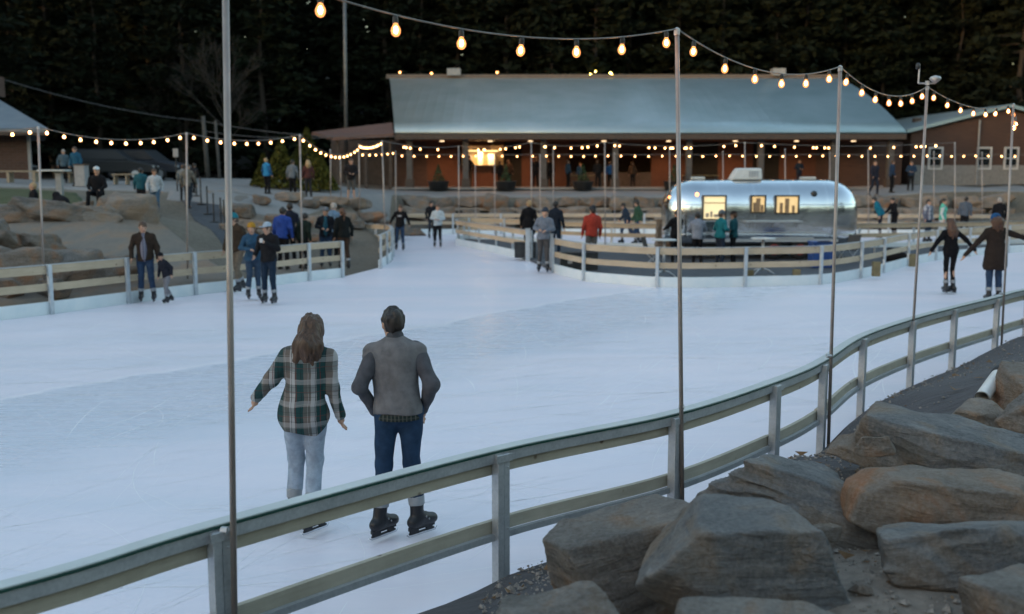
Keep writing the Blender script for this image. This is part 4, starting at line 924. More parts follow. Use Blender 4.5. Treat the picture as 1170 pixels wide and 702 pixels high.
# rooftop air conditioner and vents
zr2 = zt2
mb = MB(); w_ = lx(877)-lx(837); x0 = lx(837)
mb.quadbox([(x0+.1,-.38,zr2-.02),(x0+w_,-.38,zr2-.02),(x0+w_,.38,zr2-.02),(x0+.1,.38,zr2-.02),(x0+.35,-.33,zr2+.40),(x0+w_-.03,-.33,zr2+.40),(x0+w_-.03,.33,zr2+.40),(x0+.35,.33,zr2+.40)])
ac = mb.build('air_conditioner', mat('white_plastic', (.55,.58,.58), (.62,.65,.65), rough=.4, bs=.03), tr, bevel=.06)
for k in range(5): MB().box((x0+w_*.62+.09*k, -.375, zr2+.2), (.04,.02,.2)).build('louvre', GALV, ac) if k < 4 else None
for a, c in ((796,811),(925,941)): MB().box(((lx(a)+lx(c))/2, 0, zr2+.05), (lx(c)-lx(a),.4,.10)).build('roof_vent', CAPM, tr, bevel=.02)
MB().lathe([(.02,-.02),(.10,0),(.12,.05),(.02,.07)], (lx(931), face_y(lz(222))-.04, lz(222)), 12, 'y').build('exterior_lamp', DARK, tr, smooth=True)
for px, pz in ((763,226),(797,222)): MB().lathe([(.05,-.04),(.05,.03)], (lx(px) if px > 790 else -Lx+.14, face_y(lz(pz))+(-.02 if px > 790 else .55), lz(pz)), 8, 'y').build('marker_light', AMB, tr)
RUB = mat('tyre_rubber', (.018,.018,.02), rough=.8, bs=.1); HUB = mat('red_hub', (.22,.03,.025), (.28,.04,.03), rough=.45)
for px in (887,917):
    x = lx(px); w0 = MB().lathe([(.18,-.11),(.31,-.11),(.345,-.06),(.345,.06),(.31,.11),(.18,.11)], (x,-.98,.345), 24, 'y').build('wheel', RUB, tr, smooth=True)
    MB().lathe([(.19,-.10),(.19,-.12),(.15,-.115),(.08,-.09),(.07,-.14),(.01,-.15)], (x,-.98,.345), 20, 'y').build('rim', HUB, w0, smooth=True)
    MB().lathe([(.045,-.15),(.04,-.175),(.005,-.18)], (x,-.98,.345), 12, 'y').build('hub_cap', GALV, w0, smooth=True)
    w1 = MB().lathe([(.18,-.11),(.31,-.11),(.345,-.06),(.345,.06),(.31,.11),(.18,.11)], (x,.98,.345), 20, 'y').build('wheel', RUB, tr, smooth=True)
mb = MB(); mb.box(((lx(887)+lx(917))/2,-1.13,.74),(1.75,.09,.05)); mb.build('wheel_arch', GALV, tr)
MB().box((0,0,.46),(5.4,1.5,.12)).build('chassis', DARK, tr)
MB().tube([(Lx-.3,0,.45),(Lx+1.0,0,.42)], .04, 6).build('tow_bar', DARK, tr); MB().tube([(Lx+.85,0,.42),(Lx+.85,0,.0)], .03, 6).build('jack', GALV, tr)
for s_ in (-1,1): MB().box((-2.2*s_*1.0,-.8,.22),(.1,.1,.44)).build('stabiliser', DARK, tr)

# ================================================================ DECK FURNITURE
def table(px, py, Y, label, hgt_=1.05, r=.36):
    x = xat(px, Y, 1.1); t = thing('high_table', label, 'table', (x, Y, .09))
    MB().lathe([(r-.03,hgt_-.02),(r,hgt_-.015),(r,hgt_+.01),(r-.02,hgt_+.02),(.01,hgt_+.021)], n=24).build('table_top', CAPM, t)
    MB().tube([(0,0,.12),(0,0,hgt_-.02)], .04, 10).build('column', GALV, t, smooth=True)
    for k in range(4):
        a = R(45+90*k); MB().tube([(.02*math.cos(a),.02*math.sin(a),.16),(.2*math.cos(a),.2*math.sin(a),.14),(.42*math.cos(a),.42*math.sin(a),.02)], [.022,.02,.016], 6).build('foot', GALV, t, smooth=True)
table(759,270,28.3,'round high table with a star base behind the front railing, left of the trailer'); table(872,268,29.0,'round high table with a star base in front of the trailer wheels')
def crate(px, Y, w_, h_, label, mt, name='equipment_box', cat='box', d_=.6):
    x = xat(px, Y, .3); t = thing(name, label, cat, (x, Y, .09)); MB().box((0,0,h_/2),(w_,d_,h_)).build('case', mt, t, bevel=.02); MB().box((0,0,h_+.02),(w_+.04,d_+.04,.04)).build('lid', mt, t, bevel=.01); return t
t = crate(661,30.6,1.15,.5,'long low black box on the deck behind the railing, under the person in red', DARK)
MB().box((-.28,-.312,.25),(.14,.006,.10)).build('sticker', TRIML, t)
crate(600,35.2,.75,.5,'black box beside the left gate post of the island', DARK)
BLUE = mat('blue_plastic', (.012,.05,.20), (.02,.07,.26), rough=.5, bs=.05)
t = crate(937,31.3,.62,.78,'blue plastic bin standing in front of the trailer right end', BLUE, 'bin', 'bin'); MB().box((0,-.33,.83),(.4,.03,.03)).build('handle', DARK, t)
WB = mat('weathered_block', (.16,.13,.07), (.22,.18,.10), rough=.9)
for px, Y, w_, h_, lb in ((857,26.9,.16,.32,'short timber block behind the railing under the star-base table'),(910,26.9,.18,.34,'short timber block behind the railing left of the blue bin'),(1001,28.4,.2,.42,'short timber block behind the railing right of the trailer'),(1044,31.5,.24,.4,'short timber block behind the bending railing, right of the dark bag')):
    x = xat(px, Y, .3); t = link('timber_block', MB().box((0,0,h_/2),(w_,.16,h_)).mesh('timber_block'), WB, loc=(x,Y,.09)); tag(t, lb, 'timber block')
# stone pillar left of the trailer
x = xat(760,36,1.1); t = thing('stone_pillar', 'rough stacked stone pillar at the left end of the trailer', 'pillar', (x,36.4,.09)); s = SDF((-.4,-.35,0),(.4,.35,1.5),.04); g = s.grid()
s.d = np.clip(np.maximum(np.maximum(np.abs(g[...,0])-.26, np.abs(g[...,1])-.24), np.abs(g[...,2]-.66)-.64)+.03*fbm(g*7,3,4), -.1,.1).astype(np.float32); link('stone_stack', s.mesh('stone_stack'), RM[3], t); MB().box((0,0,1.32),(.62,.56,.06)).build('cap_stone', LEDGE, t)
# dark folded chairs and bags
def chair(px, Y, label, z0=.09, mt=None, rz=0):
    x = xat(px, Y, .5); t = thing('folding_chair', label, 'chair', (x,Y,z0), rz); mt = mt or DARK
    MB().quadbox([(-.25,-.22,.42),(.25,-.22,.42),(.25,.22,.38),(-.25,.22,.38),(-.25,-.22,.45),(.25,-.22,.45),(.25,.22,.41),(-.25,.22,.41)]).build('seat', mt, t)
    MB().quadbox([(-.25,.2,.42),(.25,.2,.42),(.25,.24,.42),(-.25,.24,.42),(-.25,.34,.92),(.25,.34,.92),(.25,.37,.92),(-.25,.37,.92)]).build('backrest', mt, t)
    for sx in (-1,1):
        MB().tube([(.25*sx,-.26,0),(.25*sx,.22,.44)], .012, 5).build('leg', GALV, t); MB().tube([(.25*sx,.26,0),(.25*sx,-.2,.44)], .012, 5).build('leg', GALV, t)
chair(747,31.8,'black folding chair beside the left high table',rz=R(70)); chair(968,33.0,'dark folding chair behind the railing at the trailer right end',rz=R(-60)); chair(1150,47.0 and 43.2,'dark folding chair far right, by the person in the dark coat', z0=.05)
x, Y = xat(1017,34,.4), 33.6; s = SDF((-.6,-.35,0),(.6,.35,.6),.03); s.ell((0,0,.16),(.45,.24,.2)); s.ell((-.15,0,.3),(.2,.17,.16)); o = link('duffel_bag', s.mesh('duffel_bag'), cloth((.015,.015,.018)), loc=(x,Y,.09)); tag(o, 'black duffel bag on the deck behind the bending railing', 'bag')
# picnic style benches and rails on the left plaza
x, y, z = Q(66,219,38); 
def put(px, py, Y): p_ = Q(px, py, Y); return p_[0], p_[1], hz(p_[0], p_[1])+.05
x, y, z = put(68,219,36.5); t = thing('park_table', 'grey pedestal table on the plaza behind the blond seated person', 'table', (x,y,z))
MB().box((-.15,0,.88),(1.0,.6,.06)).build('table_top', CAPM, t, bevel=.01); MB().box((0.02,0,.43),(.2,.2,.86)).build('pedestal', TRIML, t)
BEIGE = mat('pale_timber', (.26,.22,.16), (.34,.29,.22), rough=.8)
t0_ = thing('park_bench', 'pale timber bench by the brick building', 'bench', put(12,208,43)); 
MB().box((0,0,.47),(2.6,.45,.06)).build('seat', BEIGE, t0_)
for s_ in (-1,0,1): MB().box((1.1*s_,0,.22),(.12,.4,.44)).build('leg', BEIGE, t0_)
for px, lb in ((81,'pale timber bench behind the person in the blue shirt'),(146,'pale timber bench beside the parked cars')):
    c = copy_tree(t0_); c.location = put(px,207,46); c['label'] = lb; c.scale = (.5,1,1)
x, y, z = put(94,212,42.5); t = thing('litter_bin', 'pale square litter bin beside the person in the blue shirt', 'bin', (x,y,z)); MB().box((0,0,.45),(.45,.45,.9)).build('bin_body', TRIML, t, bevel=.02); MB().box((0,0,.92),(.5,.5,.06)).build('lid', TRIM, t)
# planters on the porch
PLNT = mat('shrub_leaves', (.02,.04,.015), (.04,.065,.025), rough=.8)
def leafball(name, c, rad, n, size, seed, mt, cone=False, parent=None):
    rs = np.random.default_rng(seed); mb = MB()
    for i in range(n):
        d = rs.normal(size=3); d /= np.linalg.norm(d); r_ = rs.uniform(.55,1.05)
        if cone: h_ = rs.uniform(0,1)**1.3; a = rs.uniform(0,6.3); p_ = np.array([math.cos(a)*rad[0]*(1-h_)*r_, math.sin(a)*rad[1]*(1-h_)*r_, h_*rad[2]])
        else: p_ = d*np.array(rad)*r_
        p_ = p_+np.array(c); u = rs.normal(size=3); u /= np.linalg.norm(u); w_ = np.cross(u, rs.normal(size=3)); w_ /= np.linalg.norm(w_); s_ = size*rs.uniform(.5,1.2)
        k = len(mb.v); mb.v += [tuple(p_-u*s_), tuple(p_+w_*s_*.45), tuple(p_+u*s_), tuple(p_-w_*s_*.45)]; mb.f.append((k,k+1,k+2,k+3))
    me = bpy.data.meshes.new(name); me.from_pydata(mb.v, [], mb.f); return link(name, me, mt, parent)
for i, (px, lb) in enumerate(((501,'dark planter with a small conical shrub at the left end of the porch'),(578,'dark planter with a shrub right of the lit kitchen hatch'),(666,'dark planter with a shrub before the porch tables'),(770,'dark planter with a shrub left of the trailer'))):
    Y = 59.3; x = xat(px, Y, 2.4); t = thing('planter', lb, 'planter', (x,Y,2.15)); MB().lathe([(.5,0),(.62,.5),(.66,.52),(.6,.54),(.5,.5)], n=16).build('pot', DARK, t, smooth=True)
    leafball('shrub', (0,0,.5), (.42,.42,1.0), 260, .09, 40+i, PLNT, True, t)
# tables on the porch
for i, (px, lb) in enumerate(((668,'dark long table on the porch behind the middle planter'),(800,'dark long table on the porch behind the trailer'))):
    Y = 62.3; x = xat(px, Y, 2.6); t = thing('long_table', lb, 'table', (x,Y,2.28)); MB().box((0,0,.74),(2.2,.75,.05)).build('table_top', WB, t)
    for sx in (-1,1):
        for sy in (-1,1): MB().box((1.0*sx,.3*sy,.36),(.07,.07,.72)).build('leg', DARK, t)
# stanchions along the ramp
SGp = 'black stanchion posts along the right side of the ramp'
for i, (px, py, Y) in enumerate(((226,236,40),(231,241,38.8),(238,246,37.6),(245,252,36.4),(253,260,35.2),(257,264,34.4),(263,270,33.6),(268,276,32.6))):
    x = xat(px, Y, 1); z = hz(x, Y)+.03; t = thing('stanchion', 'black stanchion post on a round base beside the ramp', 'stanchion', (x,Y,z), group=SGp)
    MB().lathe([(.17,0),(.17,.02),(.04,.04)], n=14).build('base', DARK, t); MB().tube([(0,0,.02),(0,0,1.0)], .028, 8).build('post', DARK, t); MB().lathe([(.028,0),(.04,.02),(.02,.05)], (0,0,1.0), 10).build('knob', DARK, t)
# sign post, utility poles, mast, wires
x, y, z = put(203,224,41); t = thing('sign_post', 'small pale sign on a dark post beside the head of the ramp', 'sign', (x,y,z)); MB().tube([(0,0,0),(0,0,1.7)], .03, 6).build('post', DARK, t); MB().box((0,-.03,1.55),(.2,.03,.34)).build('sign_panel', TRIML, t)
def mast(px, py0, px1, py1, Y, r, label, nm='utility_pole', mt=TRIM):
    a = Vector(Q(px, py0, Y)); b_ = Vector(Q(px1, py1, Y)); b_.z = min(b_.z, hz(b_.x, b_.y)); t = thing(nm, label, 'pole', tuple(b_)); MB().tube([(0,0,-.2), a-b_], [r, r*.75], 8).build('pole', mt, t, smooth=True); return t, a
GREYW = mat('weathered_pole', (.06,.058,.055), (.09,.085,.08), rough=.85)
_, u1 = mast(232,133,238,208,62,.16,'weathered leaning wooden utility pole behind the plaza',mt=GREYW); _, u2 = mast(246,138,252,216,58,.10,'thinner leaning wooden pole right of the utility pole',mt=GREYW)
t, u3 = mast(393,-60,396,212,64,.13,'very tall thin dark mast rising out of the picture left of the pavilion','mast',mat('mast_steel', (.10,.11,.12), (.14,.15,.16), rough=.5, metal=.5))
MB().box((u1-Vector((u1.x,u1.y,0))).to_tuple() if 0 else (0,0,1.2),(.25,.2,.5)).build('meter_box', TRIML, _ if _.name.startswith('utility') else t) if False else None
def wire(a, b_, sag, label):
    a, b_ = Vector(a), Vector(b_); t = link('overhead_wire', MB().tube([(b_-a)*s_+Vector((0,0,-4*sag*s_*(1-s_))) for s_ in np.linspace(0,1,20)], .018, 4).mesh('overhead_wire'), mat('wire_grey', (.10,.10,.105), rough=.6, bs=0), loc=tuple(a)); tag(t, label, 'wire')
wire(Q(-30,80,55), u1-Vector((0,0,.3)), .4, 'overhead wire running from the upper left to the utility pole'); wire(u1-Vector((0,0,.3)), Q(452,156,59.3), .35, 'overhead wire from the utility pole to the pavilion eave')
wire(u1-Vector((0,0,.9)), Q(380,157,60), .2, 'lower overhead wire from the utility pole to the lean-to shelter')
# parked cars at the left, beyond the plaza
def car(px, py, Y, rz, label, mt):
    x, y, _z = Q(px, py, Y); z = hz(x, y)+.02; t = thing('parked_car', label, 'car', (x,y,z), rz, 'cars parked beyond the plaza')
    mb = MB(); pr = [(-2.25,.45),(-2.3,.8),(-2.15,1.02),(-1.2,1.08),(1.2,1.05),(2.15,.85),(2.3,.7),(2.28,.42)]
    for yy, in ((-.88,),(.88,)):
        for a, c in pr: mb.v.append((a,yy,c))
    n = len(pr); mb.f = [tuple(range(n)), tuple(range(n,2*n))[::-1]]+[(i,(i+1)%n,(i+1)%n+n,i+n) for i in range(n)]; mb.build('body', mt, t, bevel=.06)
    mb = MB(); mb.quadbox([(-1.9,-.8,1.05),(1.15,-.8,1.05),(1.15,.8,1.05),(-1.9,.8,1.05),(-1.6,-.66,1.62),(.4,-.66,1.62),(.4,.66,1.62),(-1.6,.66,1.62)]); mb.build('cabin', mat('car_glass', (.006,.007,.009), rough=.5, bs=0), t, bevel=.06)
    MB().box((-.6,0,1.635),(2.0,1.3,.03)).build('roof', mt, t, bevel=.01)
    for sx in (-1.4,1.4):
        for sy in (-.84,.84):
            w0 = MB().lathe([(.2,-.1),(.33,-.1),(.34,0),(.33,.1),(.2,.1)], (sx,sy,.34), 18, 'y').build('wheel', RUB, t, smooth=True); MB().lathe([(.2,-.105 if sy<0 else .105),(.03,-.11 if sy<0 else .11)], (sx,sy,.34), 12, 'y').build('rim', GALV, w0)
    for sy in (-.65,.65): MB().box((2.27,sy,.74),(.06,.3,.12)).build('headlight', GALV, t)
car(128,205,53,R(8),'dark parked car partly behind the man in the white cap',mat('car_dark_grey', (.012,.013,.015), (.015,.016,.018), rough=.6, metal=.0, bs=0)); car(166,205,55,R(-10),'dark blue parked car behind the couple in teal and white',mat('car_dark_blue', (.008,.012,.02), rough=.6, metal=.0, bs=0)); car(-10,207,56,R(20),'parked car behind the brick building',mat('car_dark_grey', (.03,.032,.036)))
# ================================================================ TREES
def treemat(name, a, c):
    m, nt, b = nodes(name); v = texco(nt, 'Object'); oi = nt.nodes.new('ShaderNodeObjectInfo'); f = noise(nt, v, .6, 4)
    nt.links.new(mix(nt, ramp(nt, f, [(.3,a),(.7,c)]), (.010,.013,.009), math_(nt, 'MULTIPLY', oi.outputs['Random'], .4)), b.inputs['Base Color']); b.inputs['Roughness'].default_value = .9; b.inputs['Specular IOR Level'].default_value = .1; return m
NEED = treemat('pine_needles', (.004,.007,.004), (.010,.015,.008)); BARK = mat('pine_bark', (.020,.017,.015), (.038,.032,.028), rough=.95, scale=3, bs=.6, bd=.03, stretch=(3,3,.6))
def tree_meshes(seed, Ht, Rd, base=.18, n_b=90):
    rs = np.random.default_rng(seed); mb = MB(); tk = MB(); wob = [(rs.normal(0,.12), rs.normal(0,.12)) for _ in range(8)]
    tk.tube([(wob[i][0], wob[i][1], Ht*i/7*.97) for i in range(8)], [max(.03, .26*(1-i/7.3)) for i in range(8)], 7)
    for i in range(n_b):
        h_ = base+(1-base)*(i/n_b)**.9; a = rs.uniform(0,6.28); prof_ = (1-h_)**.75*(.75+.5*rs.random()); L = Rd*prof_+.35; z = h_*Ht; up = rs.uniform(-.12,.28)
        p1 = np.array([math.cos(a)*L, math.sin(a)*L, z+up*L]); p0 = np.array([0,0,z])
        if rs.random() < .5: tk.tube([tuple(p0), tuple(p0*.4+p1*.6)], [.05,.02], 3, caps=False)
        nn = int(16+22*L/Rd)
        for k in range(nn):
            t = rs.uniform(.25,1.05); c = p0+(p1-p0)*t+rs.normal(0,.16+.22*t,3)*np.array([1,1,.55]); s_ = rs.uniform(.2,.46); u = rs.normal(size=3)+np.array([math.cos(a),math.sin(a),0])*.8; u[2] *= .5; u /= np.linalg.norm(u); w_ = np.cross(u, rs.normal(size=3)); w_ /= np.linalg.norm(w_)
            k0 = len(mb.v); mb.v += [tuple(c-u*s_), tuple(c+w_*s_*.4), tuple(c+u*s_), tuple(c-w_*s_*.4)]; mb.f.append((k0,k0+1,k0+2,k0+3))
    me = bpy.data.meshes.new('crown'); me.from_pydata(mb.v, [], mb.f); me.materials.append(NEED); mt = bpy.data.meshes.new('trunk'); mt.from_pydata(tk.v, [], tk.f); mt.materials.append(BARK)
    return me, mt
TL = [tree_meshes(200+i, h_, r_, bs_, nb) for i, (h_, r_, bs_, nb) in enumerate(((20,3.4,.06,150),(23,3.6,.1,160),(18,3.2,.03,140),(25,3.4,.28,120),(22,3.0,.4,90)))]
FG = 'dark pines of the forest behind the buildings'
def tree(x, y, i, s_, group=FG, label='tall dark pine in the forest behind the buildings'):
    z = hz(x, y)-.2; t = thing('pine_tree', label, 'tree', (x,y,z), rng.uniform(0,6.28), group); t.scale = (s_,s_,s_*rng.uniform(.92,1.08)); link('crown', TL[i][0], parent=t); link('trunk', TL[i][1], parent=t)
for row, (y0, x0, x1, dxx) in enumerate(((82,-50,52,3.5),(88,-56,58,3.6),(94,-62,64,3.8),(103,-70,72,3.8),(113,-78,80,4.2))):
    x = x0
    while x < x1:
        px_ = 585+x/y0*F; thin = 404 < px_ < 458 and row > 0 and rng.random() < .42
        if not thin and not (thin): tree(x+rng.uniform(-1,1), y0+rng.uniform(-2.5,2.5)+(0 if x > -14 else -9 if row == 0 else -4), int(rng.integers(0, 3 if row < 2 else 5)), rng.uniform(.95,1.2)+.04*row)
        x += dxx*rng.uniform(.8,1.15)
for x, y in ((-34,46),(-38,54),(-31,60),(-27,66),(-22,68),(-36,38),(44,60),(47,52),(50,70),(41,66)): tree(x, y, int(rng.integers(0,3)), rng.uniform(.8,1), 'pines at the sides of the clearing', 'dark pine at the side of the clearing')
for a in np.linspace(R(200), R(340), 17): tree(52*math.cos(a)+rng.uniform(-3,3), 10+48*math.sin(a)+rng.uniform(-3,3), int(rng.integers(0,3)), rng.uniform(.9,1.1), 'pines on the near side of the clearing', 'dark pine behind the viewpoint')
# bare tree
def bare(px, Y, Ht, label, seed):
    rs = np.random.default_rng(seed); x = xat(px, Y, 5); z = hz(x, Y); t = thing('bare_tree', label, 'tree', (x,Y,z)); tk = MB(); br = MB()
    tk.tube([(0,0,-.2),(.1,0,Ht*.3),(0,.1,Ht*.55)], [.18,.13,.08], 7)
    def rec(mb, p, d, L, r_, dep):
        q_ = p+d*L; mb.tube([tuple(p), tuple(q_)], [r_, r_*.6], 4, caps=False)
        if dep: 
            for _ in range(3): e = (d+Vector(rs.normal(0,.38,3))).normalized(); e.z = abs(e.z)*.8+.25; rec(mb, p+d*L*rs.uniform(.6,1), e.normalized(), L*rs.uniform(.6,.85), r_*.6, dep-1)
    for k in range(9): rec(br, Vector((0,0,Ht*(.2+.035*k))), Vector((rs.normal(0,.6), rs.normal(0,.6), 1)).normalized(), Ht*.17, .055, 4)
    DB = mat('dark_bare_bark', (.022,.021,.02), (.035,.033,.03), rough=.9); tk.build('trunk', DB, t); br.build('branches', DB, t)
bare(258,66,11,'bare leafless grey tree behind the utility poles',3); bare(205,68,9,'smaller bare leafless tree left of the tall steel pole',5)
# yellow-green conifers on the plaza
YG = treemat('golden_conifer', (.05,.055,.012), (.11,.105,.022))
for i, (px, py, Y, w_, h_, lb) in enumerate(((322,222,52,1.1,2.5,'yellow-green conical conifer behind the person in the blue vest'),(352,222,53,1.6,3.1,'largest yellow-green conical conifer, behind the long-haired person in maroon'),(366,222,51.5,1.0,1.9,'small yellow-green conifer right of the largest one'),(302,222,53,.7,1.6,'low yellow-green bush behind the person in the blue vest'))):
    x, y, z = put(px, py, Y); t = thing('conifer', lb, 'conifer', (x,y,z)); leafball('crown', (0,0,.1), (w_,w_,h_), 1600, .13, 70+i, YG, True, t); MB().tube([(0,0,-.1),(0,0,h_*.8)], .05, 6).build('trunk', BARK, t)
# fairy lights in a far tree, small far lamps
t = thing('fairy_lights', 'cluster of tiny yellow lights in the trees above the pavilion ridge', 'fairy lights', (xat(687,77,10.5),77,9.8)); FY = emit('fairy_glow', (1,.66,.10), 5); FO = emit('orange_glow', (1,.35,.1), 1.2)
for i in range(15):
    MB().lathe([(.01,-.06),(.05,0),(.01,.06)], (rng.uniform(-1,1), rng.uniform(-.3,.3), rng.uniform(-.1,1.1)), 6).build('tiny_bulb', FY, t)
MB().tube([(-1,0,0),(-.5,.1,.8),(.2,-.1,.2),(.9,0,1.1)], .01, 4).build('cable', CABLE, t)
for i, (px, py, lb) in enumerate(((457,83,'small orange lamp above the left end of the pavilion ridge'),(493,84,'small orange lamp above the ridge left of the roof vent'),(568,83,'small orange lamp above the ridge right of the roof vent'))):
    x, y, z = Q(px, py, 76.5); t = thing('tiny_lamp', lb, 'lamp', (x,y,z)); MB().lathe([(.02,-.08),(.09,0),(.02,.08)], n=8).build('lamp_glass', FO, t); MB().tube([(0,0,-.1),(0,0,-7.6)], .03, 5).build('stem', TRIM, t)
# ================================================================ PEOPLE
def skinmat(c): return mat('skin_%d' % int(c[0]*1000), tuple(v*.9 for v in c), c, rough=.55, scale=20, bs=.05, spec=.35)
SK = [(.50,.30,.21),(.42,.24,.165),(.30,.16,.10)]
HAIRC = {'dark':(.018,.013,.010),'brown':(.065,.034,.019),'blond':(.33,.22,.11),'grey':(.30,.28,.26),'auburn':(.07,.03,.014),'black':(.008,.008,.009)}
EYEM = mat('eye_dark', (.02,.015,.012), rough=.3, bs=0); LIPM = mat('lips', (.28,.10,.08), rough=.5, bs=0)
SKM = mat('skate_boot', (.012,.014,.018), (.02,.022,.028), rough=.4, bs=.05); CUFFM = mat('skate_cuff', (.22,.24,.26), (.30,.32,.34), rough=.4, bs=.05); BLADE = mat('skate_blade', (.55,.57,.6), rough=.25, metal=1, bs=0)
def hairmat(k):
    name = 'hair_'+k
    if name in _mc: return _mc[name]
    c = HAIRC[k]; m, nt, b = nodes(name); v = texco(nt, 'Object', (1,1,.12)); f = noise(nt, v, 60, 4, .6)
    nt.links.new(ramp(nt, f, [(.3,tuple(x*.55 for x in c)),(.7,tuple(x*1.7 for x in c))]), b.inputs['Base Color']); b.inputs['Roughness'].default_value = .5; bump(nt, b, f, .7, .01); _mc[name] = m; return m
def plaid(name, base, bands):
    if name in _mc: return _mc[name]
    m, nt, b = nodes(name); v = texco(nt, 'Object'); nz = nt.nodes.new('ShaderNodeTexNoise'); nz.inputs['Scale'].default_value = 5; nt.links.new(v, nz.inputs['Vector'])
    ad = nt.nodes.new('ShaderNodeVectorMath'); ad.operation = 'MULTIPLY_ADD'; nt.links.new(nz.outputs['Color'], ad.inputs[0]); ad.inputs[1].default_value = (.03,.03,.03); nt.links.new(v, ad.inputs[2])
    sp = nt.nodes.new('ShaderNodeSeparateXYZ'); nt.links.new(ad.outputs[0], sp.inputs[0]); c = None
    for ax in ('X','Z'):
        for period, off, wd, col, al in bands:
            p_ = math_(nt, 'FRACT', math_(nt, 'ADD', math_(nt, 'DIVIDE', sp.outputs[ax], period), off+10)); k = math_(nt, 'LESS_THAN', p_, wd)
            c = mix(nt, base if c is None else c, col, math_(nt, 'MULTIPLY', k, min(1, al*1.25) if ax == 'X' else al*.55))
    nt.links.new(c, b.inputs['Base Color']); b.inputs['Roughness'].default_value = .9; b.inputs['Specular IOR Level'].default_value = .15; bump(nt, b, noise(nt, v, 120, 2), .3, .003); _mc[name] = m; return m
PLAID = plaid('green_plaid_flannel', (.16,.135,.12), [(.17,.0,.40,(.008,.052,.055),.70),(.17,.58,.24,(.50,.50,.50),.50),(.19,.69,.03,(.16,.045,.04),.8),(.19,.20,.022,(.40,.38,.36),.6),(.19,.90,.025,(.02,.02,.022),.7),(.19,.50,.025,(.02,.02,.022),.7)])
PLAID2 = plaid('navy_white_check', (.45,.46,.5), [(.16,0,.5,(.03,.035,.09),.6)]); PLAID3 = plaid('grey_small_check', (.20,.20,.24), [(.06,0,.4,(.09,.08,.12),.6)])
def folds(g, amp, seed): 
    return amp*(vnoise(g*np.array([7,7,3.2])+seed, seed)*1.0+.6*vnoise(g*np.array([13,13,9])+seed*1.7, seed+1))
POSES = {  # elbow, hand for sides +x and -x ; knee, ankle for both (metres, facing -y, 1.75 m tall)
 'stand': dict(a=[((.25,.03,1.13),(.26,-.06,.89)),((.25,.03,1.13),(.26,-.06,.89))], l=[((.10,-.03,.50),(.11,.0,.09)),((.10,-.03,.50),(.12,.02,.09))]),
 'walk': dict(a=[((.25,.10,1.14),(.25,.02,.90)),((.26,-.04,1.14),(.24,-.18,.93))], l=[((.10,-.14,.52),(.10,-.12,.10)),((.10,.02,.50),(.12,.24,.13))]),
 'glide': dict(a=[((.30,.06,1.17),(.38,-.06,.97)),((.30,.06,1.17),(.38,-.04,.97))], l=[((.12,-.08,.50),(.13,-.02,.09)),((.12,-.06,.50),(.17,.10,.10))]),
 'front': dict(a=[((.26,.02,1.15),(.08,-.25,1.10)),((.26,.02,1.15),(.08,-.25,1.12))], l=[((.10,-.02,.50),(.12,.0,.09)),((.10,-.03,.50),(.13,.03,.09))]),
 'phone': dict(a=[((.25,-.02,1.15),(.07,-.28,1.32)),((.25,.0,1.14),(.22,-.2,1.0))], l=[((.10,-.02,.50),(.12,.0,.09)),((.10,-.03,.50),(.13,.03,.09))]),
 'pockets': dict(a=[((.32,.09,1.15),(.19,-.11,.96)),((.32,.09,1.15),(.19,-.11,.96))], l=[((.10,-.02,.50),(.12,.0,.09)),((.10,-.03,.50),(.13,.03,.09))]),
 'counter': dict(a=[((.27,-.12,1.16),(.18,-.36,1.08)),((.27,-.12,1.16),(.18,-.36,1.08))], l=[((.10,-.02,.50),(.12,.02,.09)),((.10,-.03,.50),(.13,.05,.09))]),
 'stride': dict(a=[((.26,.12,1.18),(.30,.02,.97)),((.26,-.14,1.16),(.18,-.30,1.06))], l=[((.10,-.24,.55),(.10,-.22,.12)),((.10,.12,.52),(.12,.46,.20))]),
 'sit': dict(drop=.46, a=[((.24,-.06,1.15),(.14,-.30,1.02)),((.24,-.06,1.15),(.14,-.30,1.02))], l=[((.14,-.42,.50),(.14,-.40,.09)),((.14,-.40,.49),(.16,-.50,.09))]),
}
